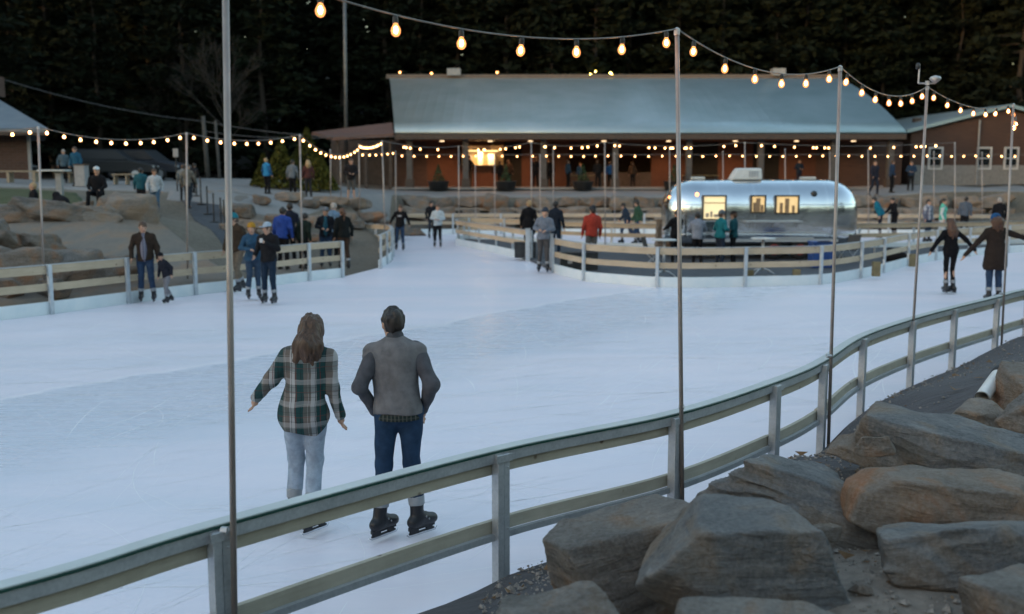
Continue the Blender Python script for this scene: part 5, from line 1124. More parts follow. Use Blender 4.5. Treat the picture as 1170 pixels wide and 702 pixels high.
def person(label, px, py_top, py_feet=None, Y=None, z0=0.0, rot=0, pose='stand', top=(.02,.02,.025), sleeves=None, legs=(.03,.045,.08), hair='brown', hs='short', hat=None, hatc=(.02,.02,.03), skin=0, skates=False, vx=.02, scale=None, lean=0, side=0, hem=.86, coat=0, collar=None, fem=False, shorts=False, inner=None, look=0, nod=0, hair_len=1.36, extra=None, A=None, Lg=None, bulk=1.0, legmat=None, topmat=None, group=None, shoes=(.03,.028,.026), finger=False, skate_rot=(0,0), loose=1.0, thing_top=None):
    lift = .085 if skates else 0.0
    if Y is None: x, Y, z0 = P(px, py_feet, z0)
    ztop = zat(py_top, Y) if py_top is not None else None; x = xat(px, Y, z0+.9)
    Ps = POSES[pose]; drop = Ps.get('drop', 0); A = A or Ps['a']; Lg = Lg or Ps['l']
    tot = 1.713+lift-drop+(.03 if hat in ('beanie','cap') else 0); tot_l = (tot-.9+drop*0)*math.cos(R(lean))+.9-0 if lean else tot
    s_ = scale if scale is not None else max(.55, min(1.14, (ztop-z0)/tot_l))
    t = thing('person', label, 'person', (x, Y, z0), R(rot), group); t.scale = (s_,)*3
    jr = random.Random(label+'x')
    if not lean and pose != 'sit': lean = jr.uniform(-2,6)
    if not side and pose != 'sit': side = jr.uniform(-3.5,3.5)
    if not nod: nod = jr.uniform(0,12)
    if not look: look = jr.uniform(-25,25)
    hip = np.array([0,0,.93-drop])
    rl = Matrix.Rotation(R(lean), 3, 'X') @ Matrix.Rotation(R(side), 3, 'Y'); RL = np.array(rl)
    def U(p): p = np.array(p, float); p = p+np.array([0,0,-drop]); return RL@(p-hip)+hip+np.array([0,0,lift])
    def Lw(p): return np.array(p, float)+np.array([0,0,lift])
    jit = random.Random(label).uniform(-.015,.015)
    allp = [U((0,0,1.85)), U((0,.25,1.4)), U((0,-.3,1.2)), U((.3,0,.8)), U((-.3,0,.8)), Lw((0,.12,0)), Lw((0,-.35,-.02))]
    joints = []
    for sgn, (e, h_), (kn, an) in zip((1,-1), A, Lg):
        m_ = np.array([sgn,1,1]); E_, Hd = U(np.array(e)*m_), U(np.array(h_)*m_); S_ = U((sgn*(.160 if fem else .178),0,1.372)); K_, N_ = Lw(np.array(kn)*m_), Lw(np.array(an)*m_); Hp = Lw((sgn*.09,0,.92-drop))
        if pose == 'sit': Hp = Lw((sgn*.09,-.02,.50))
        joints.append((S_, E_, Hd, Hp, K_, N_)); allp += [E_, Hd+(Hd-E_)*.9, K_, N_]
    allp = np.array(allp); lo, hi = allp.min(0)-.17, allp.max(0)+.17; lo[2] = -.03
    w_ = .93 if fem else 1.0
    def torso(s, inf, z_lo, z_hi=1.5, k=.05, hips=True):
        if hips: s.ell(U((0,.005,.95 if z_lo == 0 else .92)), np.array([.160*(1.04 if fem else 1),.115,.13 if z_lo == 0 else .22])+inf+(.014 if z_lo else 0), k)
        s.ell(U((0,0,1.12)), np.array([.142*w_*bulk,.102*bulk,.17])+inf, k)
        s.ell(U((0,.005,1.29)), np.array([.165*w_*bulk,.115*bulk,.19])+inf, k)
        hw_ = .125*w_ if sleeves is None or not z_lo else .10; s.cap(U((-hw_,.005,1.36)), U((hw_,.005,1.36)), .058+inf*.8, k=k)
        for e in (-1,1): s.cap(U((e*.02,.012,1.475)), U((e*.15*w_,.008,1.372)), .040+inf*.5, .046+inf*.5, k)
        if fem: s.ell(U((.07,-.09,1.27)), np.array([.055,.05,.06])+inf, k); s.ell(U((-.07,-.09,1.27)), np.array([.055,.05,.06])+inf, k)
    # ---------- body: one continuous skin surface
    s = SDF(lo, hi, vx); torso(s, -.012, 0)
    hx = R(look); HM = Matrix.Rotation(hx, 3, 'Z') @ Matrix.Rotation(R(nod), 3, 'X'); HMn = np.array(HM)
    def Hh(p): p = np.array(p, float)-np.array([0,-.004,1.555]); return U(HMn@p+np.array([0,-.004,1.508]))
    s.cap(U((0,.012,1.42)), Hh((0,.0,1.58)), .056 if not fem else .048, .052 if not fem else .045, .03)
    s.ell(Hh((0,.005,1.655)), (.078,.096,.098), .02); s.ell(Hh((0,-.025,1.60)), (.058,.066,.078), .03)
    s.cap(Hh((0,-.088,1.645)), Hh((0,-.108,1.612)), .009, .014, .012)
    for e in (-1,1):
        s.ell(Hh((e*.08,.008,1.63)), (.012,.02,.03), .01); s.cap(Hh((e*.018,-.087,1.662)), Hh((e*.045,-.078,1.662)), .009, k=.01); s.ell(Hh((e*.03,-.09,1.643)), (.016,.014,.011), .005, sub=True) if vx < .015 else None
    for (S_, E_, Hd, Hp, K_, N_), sgn in zip(joints, (1,-1)):
        s.cap(S_, E_, .045*bulk, .037, .03); s.cap(E_, Hd, .038, .024, .03)
        d = (Hd-E_)/np.linalg.norm(Hd-E_)
        if pose in ('glide','stand','walk','stride'): d = d*.45+np.array([0,-.12,-.75]); d /= np.linalg.norm(d)
        pl = Hd+d*.05; side_ = np.cross(d, np.array([0,0,1])+np.array([.01,.02,0])); side_ /= np.linalg.norm(side_)+1e-9; nn = np.cross(side_, d)
        fw = np.array([0,-1.0,0])-d*d.dot(np.array([0,-1.0,0])); fw = fw/(np.linalg.norm(fw)+1e-9); inn = np.cross(d, fw)*sgn
        s.cap(Hd, Hd+d*.04, .026, .03, .02)
        for q_, (of, L_) in enumerate(((.028,.072),(.010,.082),(-.009,.076),(-.026,.060))):
            b0_ = Hd+d*.055+fw*of; s.cap(Hd+d*.02+fw*of*.6, b0_, .014, .0125, .008); m0 = b0_+d*L_*.55-inn*.012; s.cap(b0_, m0, .0095, .0088, .004); s.cap(m0, m0+d*L_*.40-inn*.024, .0088, .0072, .004)
        th = Hd+fw*.024+d*.012; t1 = th+fw*.026+d*.026; s.cap(th, t1, .014, .0105, .01); s.cap(t1, t1+d*.028+fw*.004-inn*.008, .0105, .0085, .005)
        s.cap(Hp, K_, .072, .045, .04); s.cap(K_, N_, .045, .034, .03); s.cap(K_+np.array([0,.012,-.02]), K_+(N_-K_)*.5+np.array([0,.008,0]), .040, .036, .02)
        if not skates: s.cap(N_+np.array([0,.03,-.045]), N_+np.array([sgn*.01,-.13,-.055]), .035, .03, .02)
    body = link('body', s.mesh('body'), skinmat(SK[skin]), t, smooth=True)
    # eyes and mouth
    eb = MB()
    for e in (-1,1): c_ = Hh((e*.031,-.0865,1.645)); eb.lathe([(.002,-.006),(.010,0),(.002,.006)], tuple(c_), 6, 'y')
    eb.build('eyes', EYEM, body); ms = MB(); ms.tube([tuple(Hh((-.022,-.088,1.580))), tuple(Hh((0,-.094,1.581))), tuple(Hh((.022,-.088,1.580)))], .0055, 5); ms.build('mouth', LIPM, body)
    # ---------- trousers
    s = SDF(lo, hi, vx); low = .0
    s.ell(U((0,.005,.96)) if pose != 'sit' else Lw((0,0,.50)), np.array([.163,.118,.13])+.012, .04)
    for (S_, E_, Hd, Hp, K_, N_) in joints:
        Kk = K_ if not shorts else K_; s.cap(Hp, Kk, .092*loose, .066*loose, .045)
        if not shorts:
            e_ = N_+(K_-N_)*(.40 if skates else .05); s.cap(K_, e_, .064*loose, (.062 if skates else .054)*loose, .03)
            if skates: u_ = (K_-N_)/np.linalg.norm(K_-N_); wn_ = s.win(N_-.12, N_+.12, .06); s.d[wn_[0]] = np.maximum(s.d[wn_[0]], (.150-(wn_[1]-N_)@u_).astype(np.float32))
    g = s.grid(); roughen(s, g, lambda p: folds(p, .009, 3))
    wl = (1.06-drop+lift); s.d = np.maximum(s.d, (g[...,2]-wl).astype(np.float32))
    if shorts: s.d = np.maximum(s.d, (.46+lift-g[...,2]).astype(np.float32))
    link('trousers', s.mesh('trousers'), legmat or cloth(legs), t, smooth=True)
    # ---------- top
    s = SDF(lo, hi, vx); torso(s, .018, 1); Rb = np.linalg.inv(RL)
    if coat: 
        for (S_, E_, Hd, Hp, K_, N_) in joints: s.cap(U((0,0,1.0)), (Hp+K_)/2*np.array([.8,.6,1]), .15, .16, .08)
        s.ell(U((0,0,.80)), (.205,.16,.30), .08)
    elif hem < .84: s.ell(U((0,.005,.88)), (.19*bulk,.14*bulk,.14), .06)
    if sleeves is None:
        for (S_, E_, Hd, *_r2) in joints: s.cap(S_, E_, .068*bulk, .054, .05); s.cap(E_, E_+(Hd-E_)*.96, .052, .042, .035)
    else:
        for (S_, E_, Hd, *_r2) in joints: s.cap(S_, S_+(E_-S_)*.08, .066*bulk, .060, .05)
    g = s.grid(); roughen(s, g, lambda p: folds(p, .011, 7)); gl = (g-(hip+np.array([0,0,lift])))@Rb.T+hip
    s.d = np.maximum(s.d, ((hem-drop)-gl[...,2]+.012*np.sin(gl[...,0]*14)).astype(np.float32)*.9) if True else s.d
    if sleeves is None:   # sleeves may hang lower than the hem
        s2 = SDF(lo, hi, vx)
        for (S_, E_, Hd, *_r2) in joints: s2.cap(S_, E_, .068*bulk, .054, .05); s2.cap(E_, E_+(Hd-E_)*.96, .052, .042, .035)
        roughen(s2, g, lambda p: folds(p, .010, 9)); s.d = np.minimum(s.d, s2.d)
    s.d = np.maximum(s.d, -(np.linalg.norm((g-U((0,-.05,1.50)))/np.array([.05,.07,.045]), axis=-1)-1).astype(np.float32)*.05) if not collar else s.d
    tm = topmat or cloth(top); jk = link('jacket' if not thing_top else thing_top, s.mesh('jacket'), tm, t, smooth=True)
    if sleeves is not None:
        s = SDF(lo, hi, vx)
        for (S_, E_, Hd, *_r2) in joints: s.cap(S_*.86+U((0,0,1.41))*.14, E_, .070*bulk, .057, .04); s.cap(E_, E_+(Hd-E_)*.97, .056, .043, .035)
        roughen(s, s.grid(), lambda p: folds(p, .012, 5)); link('sleeves', s.mesh('sleeves'), sleeves if not isinstance(sleeves, tuple) else cloth(sleeves), t, smooth=True)
    if collar is not None:
        s = SDF(U((0,0,1.48))-.2, U((0,0,1.48))+.2, vx); s.cap(U((0,.012,1.44)), Hh((0,.006,1.535)), .078, .068, .01); g = s.grid(); s.d = np.maximum(s.d, -(np.linalg.norm((g-Hh((0,-.02,1.56)))/np.array([.052,.06,.06]), axis=-1)-1).astype(np.float32)*.05); link('collar', s.mesh('collar'), collar if not isinstance(collar, tuple) else cloth(collar), t, smooth=True)
    if inner is not None:   # open front showing the shirt
        s = SDF(U((0,0,1.2))-.45, U((0,0,1.2))+.45, vx); s.ell(U((0,-.072,1.16)), (.080,.095,.33), .02); link('shirt', s.mesh('shirt'), inner if not isinstance(inner, tuple) else cloth(inner), t, smooth=True)
    # ---------- hair and hats
    s = SDF(Hh((0,0,1.6))-.48, Hh((0,0,1.6))+.25, min(vx, .016))
    if hs != 'bald':
        s.ell(Hh((0,.018,1.668)), (.090,.106,.103), .02); s.ell(Hh((0,-.115,1.60)), (.085,.075,.082), .01, sub=True)
        g = s.grid()
        if hs == 'short':
            s.ell(Hh((0,.055,1.615)), (.060,.048,.055), .03); gh = np.abs(g-Hh((0,.0,1.6))); s.d = np.maximum(s.d, -np.maximum(np.maximum(.060-gh[...,0], gh[...,1]-.055), g[...,2]-Hh((0,0,1.655))[2]) .astype(np.float32)*1.0 if False else s.d)
            ear = SDF.__new__(SDF); ear.lo, ear.vx, ear.n, ear.d = s.lo, s.vx, s.n, s.d
            for e in (-1,1): ear.ell(Hh((e*.098,-.005,1.615)), (.028,.042,.05), .01, sub=True)
        if hs in ('long','pony'):
            c0 = Hh((0,.05,1.62)); c1 = U((0,.10,hair_len+.14)); c2 = U((.02,.115,hair_len))
            if hs == 'long': s.cap(c0, c1, .085, .115, .05); s.cap(c1-np.array([.05,0,0]), c2-np.array([.08,0,.0]), .075, .030, .03); s.cap(c1+np.array([.05,0,0]), c2+np.array([.06,0,.03]), .075, .03, .03); s.cap(c1, c2-np.array([0,0,.03]), .08, .03, .03); s.cap(Hh((.065,.0,1.62)), c1+np.array([.06,-.02,0]), .035, .05, .03); s.cap(Hh((-.065,.0,1.62)), c1-np.array([.06,.02,0]), .035, .05, .03)
            else: s.cap(Hh((0,.10,1.68)), Hh((0,.15,1.60)), .032, .04, .02); s.cap(Hh((0,.15,1.60)), U((0,.15,hair_len)), .04, .015, .02)
        g = s.grid(); roughen(s, g, lambda p: .013*vnoise(p*np.array([34,34,7]), 2)+.009*vnoise(p*np.array([75,75,11]), 3))
        link('hair', s.mesh('hair'), hairmat(hair), t, smooth=True)
    if hat in ('beanie','cap','hood'):
        s = SDF(Hh((0,0,1.66))-.27, Hh((0,0,1.66))+.27, min(vx, .016))
        if hat == 'beanie': s.ell(Hh((0,.015,1.695)), (.096,.113,.105), .01); g = s.grid(); gl = (g-Hh((0,0,1.66)))@RL@HMn; s.d = np.maximum(s.d, (-(gl[...,2]-.015-.25*gl[...,1]*-1)).astype(np.float32)); s.ell(Hh((0,.015,1.685)), (.099,.116,.03), .008)
        elif hat == 'cap': s.ell(Hh((0,.012,1.70)), (.092,.108,.085), .01); g = s.grid(); gl = (g-Hh((0,0,1.66)))@RL@HMn; s.d = np.maximum(s.d, (.022-gl[...,2]).astype(np.float32)); s.ell(Hh((0,-.12,1.688)), (.068,.075,.012), .01)
        else: s.ell(Hh((0,.03,1.655)), (.105,.118,.125), .02); s.ell(Hh((0,-.09,1.63)), (.062,.09,.08), .01, sub=True)
        link({'beanie':'beanie','cap':'cap','hood':'hood'}[hat], s.mesh('hat'), cloth(hatc), t, smooth=True)
    # ---------- footwear
    for (S_, E_, Hd, Hp, K_, N_), sgn, sr in zip(joints, (1,-1), skate_rot):
        fv = min(vx, .016); s = SDF(N_-np.array([.22,.3,.16]), N_+np.array([.22,.26,.26]), fv)
        fr = np.array(Matrix.Rotation(R(sr), 3, 'Z')); V = lambda *p: N_+fr@np.array(p, float)
        if skates:
            up = (K_-N_)/np.linalg.norm(K_-N_)
            s.cap(V(0,.01,-.02), N_+up*.10, .052, .054, .02); s.cap(V(0,.05,-.045), V(0,-.145,-.05), .048, .042, .025); s.cap(V(0,-.02,-.01), V(0,-.12,-.045), .050, .040, .02)
            bt = link('skate', s.mesh('skate'), SKM, t, smooth=True)
            cf = SDF(N_-np.array([.14,.14,.05]), N_+np.array([.14,.14,.3]), fv); cf.cap(N_+up*.08, N_+up*.20, .062, .068, .01); cf.d = np.maximum(cf.d, (np.abs((cf.grid()-(N_+up*.125))@up)-.038).astype(np.float32)); link('cuff', cf.mesh('cuff'), CUFFM, bt, smooth=True)
            if vx < .015:
                for h_, yy in ((.0,-.062),(-.022,-.09)): MB().tube([tuple(V(-.05,yy+.02,h_-.01)), tuple(V(0,yy-.02,h_+.012)), tuple(V(.05,yy+.02,h_-.01))], .008, 5).build('buckle', CUFFM, bt)
            T = Matrix.Translation(Vector(N_)) @ Matrix.Rotation(R(sr), 4, 'Z')
            hb = MB(); hb.box(None, (.024,.25,.03), M=T @ Matrix.Translation((0,-.035,-.093))); hb.box(None, (.012,.25,.014), M=T @ Matrix.Translation((0,-.035,-.130))); hb.box(None, (.02,.08,.05), M=T @ Matrix.Translation((0,.04,-.112))); hb.box(None, (.02,.06,.05), M=T @ Matrix.Translation((0,-.11,-.112))); hb.build('blade_holder', SKM if pose != 'x' else CUFFM, bt)
            mb_ = MB(); mb_.box(None, (.005,.27,.022), M=T @ Matrix.Translation((0,-.04,-.145))); mb_.tube([T @ Vector((0,.095,-.148)), T @ Vector((0,.112,-.135))], .005, 4); mb_.tube([T @ Vector((0,-.172,-.150)), T @ Vector((0,-.192,-.130))], .005, 4); mb_.build('blade', BLADE, bt)
        else:
            s.cap(V(0,.045,-.045), V(0,-.145,-.055), .042, .036, .02); s.cap(V(0,.01,-.02), V(0,.01,.03), .046, .044, .02); g = s.grid(); s.d = np.maximum(s.d, (N_[2]-.088-g[...,2]).astype(np.float32)); link('shoe', s.mesh('shoe'), cloth(shoes), t, smooth=True)
    if extra: extra(t, joints, U, Hh)
    return t
JEAN, DJEAN, LJEAN, KHAKI, BLK, GREYP = (.028,.05,.095), (.015,.028,.05), (.32,.38,.46), (.15,.12,.09), (.010,.010,.012), (.10,.10,.11)
# --- the couple in the foreground
person('long-haired skater in an oversized green plaid shirt and light blue jeans', 348, 361, Y=7.95, rot=184, pose='glide', vx=.0085, fem=True, skates=True, topmat=PLAID, legs=LJEAN, hair='brown', hs='long', hair_len=1.31, hem=.74, bulk=1.04, skin=0, look=24, nod=14, lean=9, side=-5, loose=1.04,
  A=[((.28,.03,1.17),(.40,-.02,1.0)),((.215,.03,1.13),(.29,-.06,.90))], Lg=[((.095,-.12,.50),(.115,-.05,.09)),((.075,-.06,.50),(.055,.14,.10))], skate_rot=(8,-40), scale=1.0)
person('man in a grey fleece with darker sleeves and jeans, hands in pockets', 456, 347, Y=7.75, rot=183, pose='pockets', vx=.0085, skates=True, top=(.165,.16,.165), sleeves=(.085,.086,.098), collar=(.07,.072,.08), legs=(.020,.045,.09), hair='dark', hs='short', skin=0, look=24, nod=14, hem=.91, bulk=1.06, lean=6, side=3, scale=1.045,
  A=[((.275,.10,1.14),(.19,-.12,.92)),((.265,.10,1.12),(.18,-.12,.90))], Lg=[((.125,-.03,.50),(.155,.02,.09)),((.095,-.05,.50),(.135,-.02,.09))], skate_rot=(-42,-48))
o_ = [o for o in COL.objects if o.get('label','').startswith('man in a grey fleece')][0]
s = SDF((-.26,-.26,.72),(.26,.26,1.1),.012); s.ell((0,.012,.985),(.176,.134,.17),.03); g = s.grid(); s.d = np.maximum(s.d, (np.abs(g[...,2]-.985)-.030).astype(np.float32)); link('shirt_tail', s.mesh('shirt_tail'), plaid('dark_small_plaid', (.02,.03,.028), [(.03,0,.3,(.09,.09,.08),.7)]), o_, smooth=True)
# --- skaters on the near ice, left
def hold(d_=(.05,.04,.09), c=(.6,.6,.6), nm='phone'):
    def f(t, J, U, Hh): MB().box(tuple(J[0][2]+np.array([-.03,-.08,.04])), d_).build(nm, cloth(c), t)
    return f
V1 = .015
person('man in an open dark brown jacket and jeans skating with a small child', 166, 253, 346, skates=True, rot=12, top=(.035,.024,.018), inner=PLAID3, legs=JEAN, hair='brown', pose='glide', vx=V1, bulk=1.05, nod=14, look=18, A=[((.27,.02,1.14),(.28,-.10,.90)),((.27,.0,1.15),(.26,-.12,.93))], Lg=[((.12,-.06,.50),(.16,-.04,.09)),((.10,-.03,.50),(.12,.03,.09))])
person('small child in a dark jacket and pale grey trousers leaning on a man', 190, 288, 347, skates=True, rot=-35, top=(.018,.02,.03), legs=(.20,.20,.22), hat='beanie', hatc=(.012,.012,.016), hair='dark', pose='walk', vx=V1, lean=12, side=-8, scale=.66)
person('man in a teal beanie and brown jacket half hidden by the nearest pole', 272, 243, 335, skates=True, rot=-30, top=(.045,.032,.022), legs=KHAKI, hat='beanie', hatc=(.02,.16,.20), pose='walk', vx=V1, coat=0)
person('skater in a mustard yellow beanie and blue denim jacket next to the steel pole', 289, 254, 343, skates=True, rot=25, top=(.03,.075,.13), legs=(.035,.06,.10), hat='beanie', hatc=(.38,.20,.03), hair='brown', pose='front', vx=V1, nod=10, fem=True)
person('skater in a blue and white cap and black jacket looking at a phone', 307, 253, 348, skates=True, rot=-15, top=(.014,.014,.016), legs=DJEAN, hat='cap', hatc=(.35,.42,.5), pose='phone', vx=V1, bulk=1.08, extra=hold(), look=-30)
# --- group behind the left railing and at the gate
person('man in a bright blue puffy jacket standing with his back turned behind the left railing', 323, 237, Y=30.6, z0=.08, rot=170, top=(.025,.06,.26), legs=BLK, hair='dark', bulk=1.12)
person('person in a dark jacket directly behind the man in the bright blue jacket', 331, 231, Y=32.6, z0=.12, rot=200, top=(.015,.018,.03), legs=BLK, hair='dark')
person('stooping person in a bulky dark green jacket left of the man with the cap', 346, 244, Y=30.8, z0=.08, rot=150, top=(.012,.02,.016), legs=BLK, hair='dark', bulk=1.3, lean=10)
person('man in a cap and open black jacket, hands joined, at the skaters entrance', 372, 236, Y=31.3, z0=.05, rot=10, top=(.012,.014,.02), inner=(.02,.08,.12), legs=JEAN, hat='cap', hatc=(.15,.16,.18), pose='front', skates=True)
person('person in a pale blue shirt mostly hidden behind the man with the joined hands', 380, 232, Y=33.5, z0=.1, rot=160, top=(.12,.20,.30), legs=BLK, hair='grey')
person('woman with a ponytail, black jacket and brown trousers at the railing gate', 393, 238, Y=30.9, z0=.05, rot=205, top=(.010,.012,.012), legs=(.05,.032,.024), hair='auburn', hs='pony', fem=True, skates=True)
person('skater in a black hooded top and jeans facing the camera on the far ice', 457, 234, 287, skates=True, rot=-5, top=(.010,.010,.012), legs=JEAN, hair='brown', pose='glide', extra=lambda t,J,U,Hh: MB().box(tuple(U((0,-.142,1.30))), (.16,.008,.05)).build('chest_print', cloth((.4,.4,.42)), t))
person('dark clothed skater far away behind the one in the white shirt', 493, 230, 273, skates=True, rot=20, top=(.015,.016,.02), legs=(.03,.035,.045), hair='dark')
person('skater in a white long-sleeved shirt and black trousers on the far ice', 500, 234, 284, skates=True, rot=0, top=(.42,.48,.52), legs=BLK, hair='brown', pose='front')
# --- plaza, left
def pz(px, py, Y): x, y, z = Q(px, py, Y); return hz(x, y)+.04
for lb, px, pt, pf, Y, kw in (
 ('woman in a bright blue padded vest and black leggings on the plaza', 305,181,224,46, dict(top=(.03,.20,.42), sleeves=(.02,.09,.2), legs=BLK, hair='blond', fem=True, rot=150)),
 ('person in a grey jacket standing between the blue vest and the maroon jacket', 334,183,225,46, dict(top=(.13,.15,.17), legs=BLK, hair='dark', rot=175)),
 ('long-haired person in a maroon jacket on the plaza beside a light pole', 352,183,225,46, dict(top=(.075,.03,.028), legs=(.03,.03,.035), hair='blond', hs='long', fem=True, rot=200)),
 ('man in a dark shirt and grey shorts standing alone on the plaza edge', 401,181,227,45, dict(top=(.018,.016,.018), legs=(.09,.085,.08), shorts=True, hair='brown', rot=15, pose='front')),
 ('person in a grey-blue coat by the pedestal table', 72,171,212,45.5, dict(top=(.08,.12,.15), legs=BLK, hair='grey', rot=30)),
 ('man in a blue shirt and dark trousers beside the square litter bin', 87,168,214,43.5, dict(top=(.02,.09,.16), legs=BLK, hair='brown', rot=-10)),
 ('person in a teal jacket walking up beside the one in white on the dark ramp', 161,192,247,36.3, dict(top=(.02,.09,.12), legs=(.02,.02,.025), hair='dark', rot=185, bulk=1.15)),
 ('person in a white long-sleeved top and jeans on the dark ramp', 177,193,249,36, dict(top=(.42,.46,.50), legs=(.05,.10,.16), hair='brown', rot=10, pose='walk')),
 ('person in a grey jacket and dark jeans walking up the ramp by the light pole', 215,187,240,38, dict(top=(.13,.125,.11), legs=(.02,.03,.045), hair='dark', rot=165, pose='walk')),
 ('person in a pale jacket half hidden by the walker in grey on the ramp', 209,188,238,39, dict(top=(.16,.18,.19), legs=(.03,.035,.04), hair='brown', rot=190)),
 ('dark figure walking behind the nearest steel pole on the plaza', 221,187,238,40.5, dict(top=(.02,.02,.024), legs=BLK, hair='dark', rot=160, pose='walk'))):
    x, y, z = Q(px, pf, Y); person(lb, px, pt, Y=Y, z0=hz(x, y)+.05, **kw)
x, y, z = Q(38,236,31.4); person('blond person in a black jacket sitting on the boulders at the left', 38, 206, Y=31.0, z0=zat(206,31)-1.33, rot=-50, pose='sit', top=BLK, legs=BLK, hair='blond', scale=1.0)
person('man in a white cap and black jacket sitting on the big boulders, hands together', 111, 188, Y=30.6, z0=zat(188,30.6)-1.36, rot=5, pose='sit', top=BLK, legs=BLK, hat='cap', hatc=(.55,.58,.6), hair='brown', bulk=1.12, scale=1.02)
x, y, z = Q(74,229,31.5); s = SDF((-.4,-.3,0),(.4,.3,.6),.03); s.ell((0,0,.2),(.28,.2,.22)); s.ell((-.12,0,.42),(.13,.1,.13)); o = link('backpack', s.mesh('backpack'), cloth((.015,.015,.018)), loc=(x,31.2,zat(240,31.2)+.03)); tag(o, 'black backpack on the boulders between the two seated people', 'bag')
# --- on and round the island
person('skater in a grey top and dark beanie in front of the island gate', 621, 237, 312, skates=True, rot=-10, top=(.16,.18,.22), legs=(.075,.07,.07), hat='beanie', hatc=(.04,.05,.07), pose='front', vx=V1, hair='dark')
person('blond person in a long black coat on the island, behind the left railing tip', 604, 229, Y=37.5, z0=.09, rot=170, top=(.008,.008,.010), legs=BLK, hair='blond', coat=1, hem=.6, fem=True)
person('person in a dark navy jacket behind the skater in grey, inside the island gate', 635, 228, Y=36.3, z0=.09, rot=150, top=(.012,.018,.03), legs=DJEAN, hair='dark', skates=False)
person('man in a red padded jacket and grey trousers on the island, seen from behind', 676, 235, Y=31.8, z0=.09, rot=190, top=(.34,.045,.03), legs=(.12,.115,.11), hair='dark', hat='beanie', hatc=(.03,.035,.045), bulk=1.15, vx=V1)
person('person in a dark blue jacket bending forward on the ice behind the island', 717, 229, Y=43.2, z0=0, rot=-95, top=(.02,.035,.06), legs=JEAN, hair='dark', pose='stride', lean=16, skates=True, scale=1.02)
person('person in a green jacket striding beside the bending one in dark blue', 729, 229, Y=42.5, z0=0, rot=-80, top=(.03,.075,.05), legs=JEAN, hair='dark', pose='walk', skates=True)
person('person in black half hidden by a light pole at the left end of the trailer', 772, 240, Y=32.3, z0=.09, rot=210, top=BLK, legs=BLK, hair='dark', pose='counter')
person('person in a pale grey sweatshirt and black trousers at the serving hatch of the trailer', 797, 243, Y=32.0, z0=.09, rot=178, top=(.22,.25,.31), legs=BLK, hair='dark', pose='counter', bulk=1.12, vx=V1)
person('person in a teal jacket and grey beanie queueing at the trailer', 823, 240, Y=31.9, z0=.09, rot=120, top=(.015,.14,.17), legs=(.02,.03,.05), hat='beanie', hatc=(.12,.14,.16), fem=True, pose='front')
person('person in a dark teal jacket and dark cap facing the one in bright teal', 838, 241, Y=32.3, z0=.09, rot=-110, top=(.012,.065,.08), legs=BLK, hat='cap', hatc=(.015,.012,.012), hair='auburn', pose='front')
# --- pair of women on the right
person('slim long-haired skater in a black bodysuit holding hands with another woman', 1086, 250, 336, skates=True, rot=182, fem=True, top=(.007,.007,.009), legs=(.008,.008,.010), hair='auburn', hs='long', hair_len=1.28, hem=.95, vx=.014, bulk=.92, loose=.8,
  A=[((.33,.02,1.17),(.47,-.02,.94)),((.36,.02,1.20),(.60,-.02,.96))], Lg=[((.09,-.02,.50),(.08,.02,.09)),((.08,-.03,.50),(.11,-.02,.09))], skate_rot=(0,30))
person('woman in a knee-length dark brown coat and blue beanie skating with both arms held out', 1137, 243, 347, skates=True, rot=180, fem=True, top=(.028,.020,.017), legs=JEAN, hair='auburn', hs='long', hair_len=1.42, hat='beanie', hatc=(.02,.08,.20), coat=1, hem=.60, vx=.014, bulk=1.08,
  A=[((.36,.02,1.19),(.62,-.02,.92)),((.42,.0,1.28),(.72,-.02,1.18))], Lg=[((.10,-.02,.50),(.10,.02,.09)),((.10,-.03,.50),(.12,-.02,.09))])
# --- far right, behind the rink
for lb, px, pt, Y, z0, kw in (
 ('person in a bright teal jacket bending over the back railing at the right', 1006,222,47.5,0, dict(top=(.01,.13,.19), legs=(.02,.02,.03), rot=-110, lean=25, hair='dark', skates=True)),
 ('person in black with an arm stretched forward beside the bright teal jacket', 1022,226,48,0, dict(top=BLK, legs=BLK, rot=-80, lean=12, pose='counter', hair='dark', skates=True)),
 ('person in a blue and white checked shirt behind the woman in the black bodysuit', 1060,228,44.5,0, dict(topmat=PLAID2, legs=DJEAN, rot=30, hair='dark', skates=True, bulk=1.1)),
 ('person in a mint green and white jacket and white trousers on the far ice', 1077,227,44.3,0, dict(top=(.10,.45,.34), sleeves=(.5,.55,.55), legs=(.5,.5,.48), rot=60, hair='dark', hs='pony', fem=True, skates=True)),
 ('person in a blue-grey patterned jacket by the back railing on the right', 1102,225,49,0, dict(top=(.08,.10,.13), legs=BLK, rot=150, hair='dark', skates=True, bulk=1.1)),
 ('grey-haired person in a black coat by the back railing near the rightmost pole', 1142,226,47.5,0, dict(top=BLK, legs=BLK, rot=160, hair='grey', coat=1, hem=.65))):
    person(lb, px, pt, Y=Y, z0=z0, **kw)
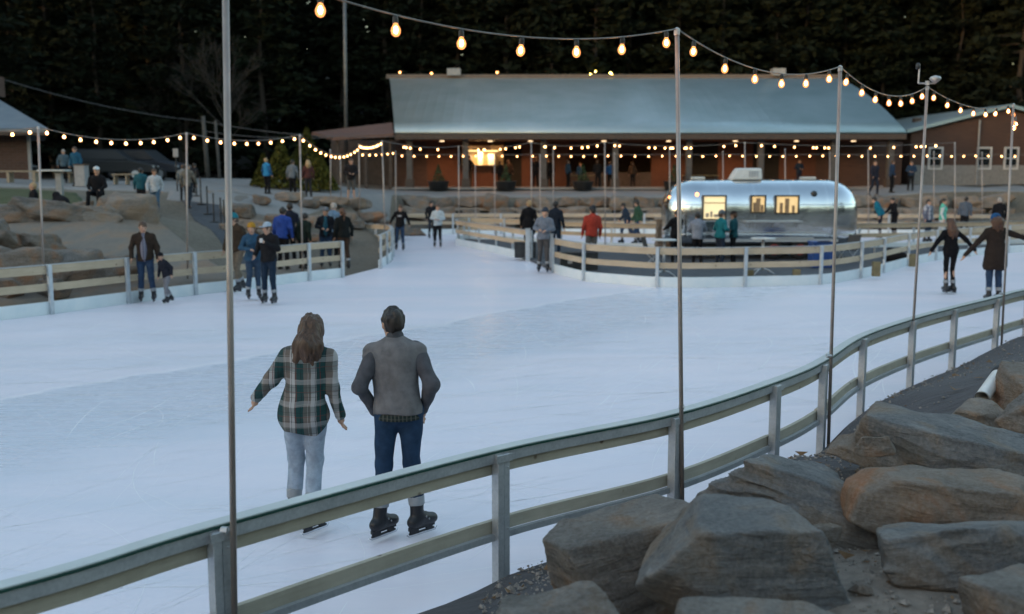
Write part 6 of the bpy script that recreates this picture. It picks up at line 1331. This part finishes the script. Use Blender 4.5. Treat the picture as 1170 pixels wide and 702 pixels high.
for lb, px, pt, pf, Y, kw in (
 ('person in dark clothes walking on the plaza just right of the trailer roof', 999,182,220,55.5, dict(top=(.02,.022,.035), legs=(.02,.025,.04), rot=20, pose='walk')),
 ('thin figure in dark blue beside a pavilion column on the right', 1019,183,218,57, dict(top=(.02,.04,.08), legs=BLK, rot=90)),
 ('person in a navy top near the left corner of the brown building', 1041,184,218,57, dict(top=(.02,.04,.075), legs=BLK, rot=-20, pose='front')),
 ('man in a dark blue shirt standing on the porch behind the trailer roof', 913,182,215,61.5, dict(top=(.02,.03,.05), legs=(.02,.02,.03), rot=10, pose='front')),
 ('dark figure leaning at the left side of the lit kitchen hatch', 536,178,212,62.4, dict(top=BLK, legs=(.05,.03,.02), rot=140, pose='counter')),
 ('tall dark figure in the doorway right of the kitchen hatch', 581,183,213,62.6, dict(top=(.05,.03,.02), legs=BLK, rot=170)),
 ('dark figure standing on the porch right of the kitchen doorway', 571,184,213,62.0, dict(top=BLK, legs=BLK, rot=150)),
 ('dark figure on the porch left of a pavilion column', 612,180,214,62.2, dict(top=BLK, legs=BLK, rot=180)),
 ('dark figure on the porch right of the same pavilion column', 628,181,214,62.2, dict(top=BLK, legs=BLK, rot=190)),
 ('man in a dark blue jacket at the porch tables, left one of the group', 649,183,214,61.4, dict(top=(.02,.045,.08), legs=BLK, rot=120, bulk=1.1)),
 ('person in a blue top behind the porch table, middle of the group', 663,186,210,63.2, dict(top=(.025,.07,.15), legs=BLK, rot=0)),
 ('broad person in black at the right end of the porch table', 683,183,215,60.9, dict(top=BLK, legs=BLK, rot=170, bulk=1.25)),
 ('person in a bright blue shirt right of the broad person in black on the porch', 697,185,214,61.4, dict(top=(.02,.08,.22), legs=BLK, rot=185)),
 ('brown-clad figure beside the porch column near the trailer', 723,185,214,62.0, dict(top=(.05,.03,.02), legs=BLK, rot=160))):
    x, y, z = Q(px, pf, Y); zz = max(hz(x, y)+.06, 2.3 if 59.6 < Y < 64.5 and px < 1030 else 0); person(lb, px, pt, Y=Y, z0=zz, vx=.026, **kw)
